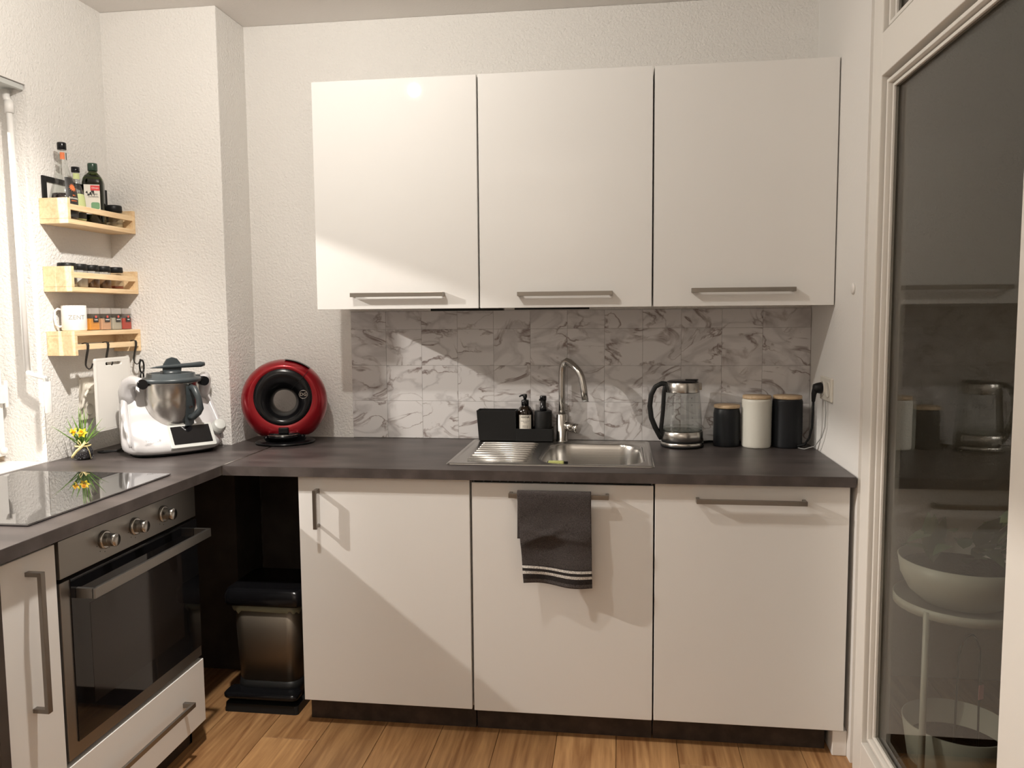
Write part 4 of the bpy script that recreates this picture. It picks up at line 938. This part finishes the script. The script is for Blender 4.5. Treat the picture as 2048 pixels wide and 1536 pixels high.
# ================================================================== CANISTERS
def canister(label, x_, y_, r, h_, m_, pattern):
    t = thing('canister', label, 'canister', (x_, y_, ZT), group='canisters with bamboo lids beside the kettle')
    n = 60; nz = 34 if pattern else 8; rings = []
    for j in range(nz+1):
        z_ = .004+(h_-.008)*j/nz; rr = r; row = []
        for i in range(n):
            a = 2*PI*i/n; q = 0
            if pattern: q = .0016 if ((i+j) % 2 == 0) else -.0008
            if j in (0, nz): q = 0
            if not pattern and h_-.008-z_ < .008: q = -.003
            row.append(((rr+q)*math.cos(a), (rr+q)*math.sin(a), z_))
        rings.append(row)
    b_ = MB().rings([[(p[0]*.97, p[1]*.97, 0) for p in rings[0]]]+rings+[[(p[0]*.96, p[1]*.96, h_) for p in rings[-1]]])
    obj('body', b_, m_, t)
    obj('lid', MB().lathe([(r*.90, h_), (r*.97, h_+.0005), (r*.985, h_+.003), (r*.985, h_+.010), (r*.96, h_+.012), (0, h_+.012)], n=44), m_bamboo, t)
canister('short smooth black canister with bamboo lid beside the kettle', 1.4755, -.085, .0475, .140, m_canblack, False)
canister('tall cream canister with woven relief and bamboo lid', 1.579, -.100, .0510, .176, m_canwhite, True)
canister('tall black canister with woven relief against the right wall', 1.688, -.095, .0515, .176, m_canblack, True)
# ---- wall socket right with plug and cords
rs = thing('wall_socket', 'cream wall socket on the right wall above the canisters', 'socket', (XR, -.26, 1.11))
sy, sz = -.262, 1.113
obj('cover', MB().box(XR-.009, XR, sy-.073, sy+.073, sz-.040, sz+.040), m_cream, rs, world=True, bevel=.003)
for dy in (-.036, .036): obj('outlet', MB().lathe([(.027, -.009), (.027, -.0115), (.024, -.0115), (.022, -.0095), (0, -.0095)], (XR, sy+dy, sz), 28, 'x'), m_cream, rs, world=True)
pg = thing('plug', 'black angled plug with cord in the right wall socket', 'plug', (XR-.02, sy+.036, sz))
obj('plug_body', MB().lathe([(.019, -.0125), (.020, -.016), (.017, -.030), (.0125, -.040), (0, -.041)], (XR, sy+.036, sz), 20, 'x').tube([(XR-.030, sy+.036, sz+.004), (XR-.036, sy+.040, sz-.020), (XR-.037, sy+.042, sz-.048)], [.012, .009, .006], 12), m_black, pg, world=True)
obj('cord', MB().tube([(XR-.037, sy+.042, sz-.045), (XR-.037, sy+.045, sz-.09), (XR-.036, sy+.055, sz-.14), (XR-.040, sy+.075, sz-.18), (XR-.050, sy+.10, sz-.208), (XR-.08, sy+.14, ZT+.0045), (XR-.16, sy+.225, ZT+.0045), (1.42, -.02, ZT+.0045), (1.385, -.05, ZT+.0045)], .0042, 8), m_rubber, pg, world=True)
gc = thing('thin_cable', 'thin grey cable looping down from the right wall socket', 'cable', (XR-.01, sy, sz-.05))
obj('cord', MB().tube([(XR-.010, sy-.010, sz-.040), (XR-.008, sy-.012, sz-.08), (XR-.008, sy-.006, sz-.13), (XR-.012, sy+.02, sz-.17), (XR-.025, sy+.06, sz-.207), (XR-.05, sy+.10, ZT+.003), (XR-.07, sy+.13, ZT+.003)], .0018, 8), m_grey, gc, world=True)
tag(obj('wall_button', MB().lathe([(.017, 0), (.017, -.004), (.013, -.0065), (0, -.007)], (XR, -.535, 1.443), 28, 'x'), m_white), 'small round white cap on the right wall below the cabinet', 'cap')
# ================================================================== TOWEL
def towel():
    nx, ns = 60, 90
    xa, xb = .770, .999; yb = LD-.035; zt_ = .8165
    front_len, back_len, r = .280, .150, .0105
    vs, uvs = [], []
    tot = front_len+back_len+PI*r
    for j in range(ns+1):
        s_ = tot*j/ns
        for i in range(nx+1):
            u = i/nx
            if s_ < back_len:
                z_ = zt_-back_len+s_; y_ = yb+r*.6; dn = back_len-s_; side = 1
            elif s_ < back_len+PI*r:
                a = (s_-back_len)/r; z_ = zt_+r*math.sin(a)*.9; y_ = yb+r*math.cos(a)*.9; dn = 0; side = 0
            else:
                dn = s_-back_len-PI*r; z_ = zt_-dn; y_ = yb-r*.9; side = -1
            w = dn/front_len
            x_ = xa+(xb-xa)*u
            if side == -1:
                x_ += .020*w*(1-u)+.004*w*u
                y_ += -.006*w-.006*w*math.sin(u*8+w*2.2)-.0035*math.sin(w*15+u*3.0+math.sin(u*5))*min(1, w*3)-.008*math.exp(-((w-.55+.30*u)/.035)**2)*math.sin(PI*min(1, u*1.5))-.006*math.exp(-((w-.40-.1*u)/.03)**2)*math.sin(PI*u)
                z_ += .004*math.sin(u*5+1)*w-.010*u*w
            if side == 1:
                x_ += -.004*w*(1-u); y_ = min(y_, LD-.006); z_ += .006*(1-u)
            vs.append((x_, y_, z_)); uvs.append((u, 1-(s_/tot)))
    n = nx+1
    fs = [(j*n+i, j*n+i+1, (j+1)*n+i+1, (j+1)*n+i) for j in range(ns) for i in range(nx)]
    return MB().add(vs, fs, True), uvs, tot, front_len
tb, uvs, tot, fl = towel()
tw = obj('towel', tb, m_towel); me = tw.data
uvl = me.uv_layers.new(name='UVMap')
for lp_ in me.loops:
    u, v = uvs[lp_.vertex_index]; uvl.data[lp_.index].uv = (u, v*tot/fl)
sd_ = tw.modifiers.new('thick', 'SOLIDIFY'); sd_.thickness = .004; sd_.offset = 0
tag(tw, 'dark grey terry towel with two white stripes hanging on the cabinet handle', 'towel')
# ================================================================== WASTE BIN
wb = thing('pedal_bin', 'smoked steel pedal bin with black lid in the corner niche', 'bin', (-.142, -.40, 0))
def rr3(x0, x1, y0, y1, r, z): return [(a, c, z) for a, c in rrect(x0, x1, y0, y1, r, 7)]
cx_, cy_ = 0, 0
body = MB().rings([rr3(-.112, .112, -.108, .105, .045, .085), rr3(-.118, .118, -.112, .108, .045, .22), rr3(-.124, .124, -.116, .112, .045, .362)])
obj('body', body, m_bin, wb)
obj('foot_ring', MB().rings([rr3(-.118, .118, -.115, .11, .04, .055), rr3(-.114, .114, -.110, .107, .045, .095)]), m_black, wb)
obj('base_plate', MB().rings([rr3(-.140, .130, -.155, .11, .012, .0), rr3(-.138, .128, -.150, .108, .012, .028), rr3(-.120, .116, -.118, .106, .03, .034), rr3(-.118, .114, -.112, .104, .03, .056)], False), m_black, wb)
obj('pedal', MB().rings([rr3(-.138, .126, -.160, -.095, .02, .050), rr3(-.140, .128, -.164, -.095, .02, .056), rr3(-.140, .128, -.164, -.095, .02, .066), rr3(-.134, .122, -.156, -.095, .02, .072)]), m_blackgloss, wb)
obj('lid', MB().rings([rr3(-.142, .142, -.130, .120, .030, .372), rr3(-.146, .146, -.135, .122, .032, .380), rr3(-.146, .146, -.135, .122, .032, .405), rr3(-.140, .140, -.128, .118, .034, .424), rr3(-.128, .128, -.116, .108, .034, .431)]), m_blackgloss, wb)
rgb = random.Random(5); A = rrect(-.124, .124, -.116, .112, .045, 12); n_ = len(A)
def wob(sc, z_, amp): return [(p[0]*sc, p[1]*sc, z_+amp*math.sin(i*1.7)+amp*.7*math.sin(i*.63+1)) for i, p in enumerate(A)]
obj('bin_liner', MB().rings([wob(1.0, .374, 0), wob(1.05, .366, .001), wob(1.06, .354, .004), wob(1.025, .346, .005)], True, False), m_bag, wb)
# ================================================================== NEXT ROOM: PLANT STAND BEHIND THE GLAZED DOOR
PC = (2.0, -.85)
ps = thing('plant_stand', 'white round metal plant stand behind the glazed door', 'plant stand', (*PC, 0))
obj('tray_ring', MB().lathe([(.160, .582), (.168, .582), (.168, .606), (.165, .606), (.163, .588), (0, .588), (0, .582)], n=56, cap=False), m_potwhite, ps)
for a in (3.84, 5.93, 1.75):
    obj('leg', MB().tube([(.164*math.cos(a), .164*math.sin(a), .600), (.166*math.cos(a), .166*math.sin(a), 0)], .0085, 12), m_potwhite, ps)
obj('lower_ring', MB().lathe([(.150, .072), (.158, .072), (.158, .080), (.150, .080), (.150, .072)], n=48, cap=False).box(-.152, .152, -.01, .01, .070, .078).box(-.01, .01, -.152, .152, .070, .078), m_potwhite, ps)
bw = thing('planter_bowl', 'wide white planter bowl with trailing leafy plant on the stand', 'plant pot', (*PC, .5895))
obj('bowl', MB().lathe([(.070, 0), (.100, .008), (.132, .035), (.152, .075), (.160, .122), (.156, .122), (.147, .08), (.12, .05), (0, .045)], n=56), m_potwhite, bw)
obj('soil', MB().lathe([(0, .095), (.149, .095)], n=40), m_soil, bw)
rl = random.Random(11)
def leaf_mb(L, w, bend):
    m_ = MB(); rows = []
    for i in range(6):
        t_ = i/5; ww = w*math.sin(PI*(t_**.8))*.5+.0005; z_ = -bend*t_*t_
        rows.append([(-ww, L*t_, z_+.12*ww), (0, L*t_, z_), (ww, L*t_, z_+.12*ww)])
    return m_.rings(rows, True, False, False)
for k in range(30):
    a = rl.uniform(0, 2*PI) if k < 12 else rl.uniform(-1.7, .6); rr = rl.uniform(.01, .10); L = rl.uniform(.07, .14) if k >= 12 else rl.uniform(.05, .09); e = rl.uniform(.1, 1.1)
    m_ = leaf_mb(L, rl.uniform(.035, .06), rl.uniform(.01, .05))
    m_.xf(Matrix.Translation((rr*math.cos(a), rr*math.sin(a), .11+rl.uniform(.0, .09))) @ Matrix.Rotation(a-PI/2+rl.uniform(-.3, .3), 4, 'Z') @ Matrix.Rotation(e, 4, 'X'))
    obj('leaf', m_, m_leafdark, bw)
for k, (a, lean) in enumerate(((2.6, .05), (3.3, -.02), (2.9, .10))):
    m_ = leaf_mb(.15, .045, .02); m_.xf(Matrix.Translation((.05*math.cos(a)-.03, .05*math.sin(a), .11)) @ Matrix.Rotation(a, 4, 'Z') @ Matrix.Rotation(1.35, 4, 'X')); obj('leaf', m_, m_leafdark, bw)
pt = thing('tub_planter', 'white round tub standing inside the plant stand', 'plant pot', (*PC, .0805))
obj('tub', MB().lathe([(.100, 0), (.110, .004), (.136, .176), (.133, .178), (.115, .03), (0, .03)], n=52), m_potwhite, pt)
obj('compost', MB().lathe([(0, .11), (.124, .11)], n=36), m_soil, pt)
hoop = [(-.045+.0, -.03, .10), (-.04, -.03, .30)]+[(-.0+.04*math.cos(a), -.03, .36+.07*math.sin(a)) for a in [PI-PI*i/10 for i in range(11)]]+[(.042, -.03, .28), (.045, -.03, .10)]
ho = thing('plant_hoop', 'thin dark wire hoop with a pink tag in the tub', 'wire hoop', (PC[0], PC[1], .0825), rz=.5)
obj('wire', MB().tube(hoop, .0028, 8), m_black, ho)
obj('tag', MB().box(.034, .052, -.036, -.035, .245, .285), m_pink, ho)
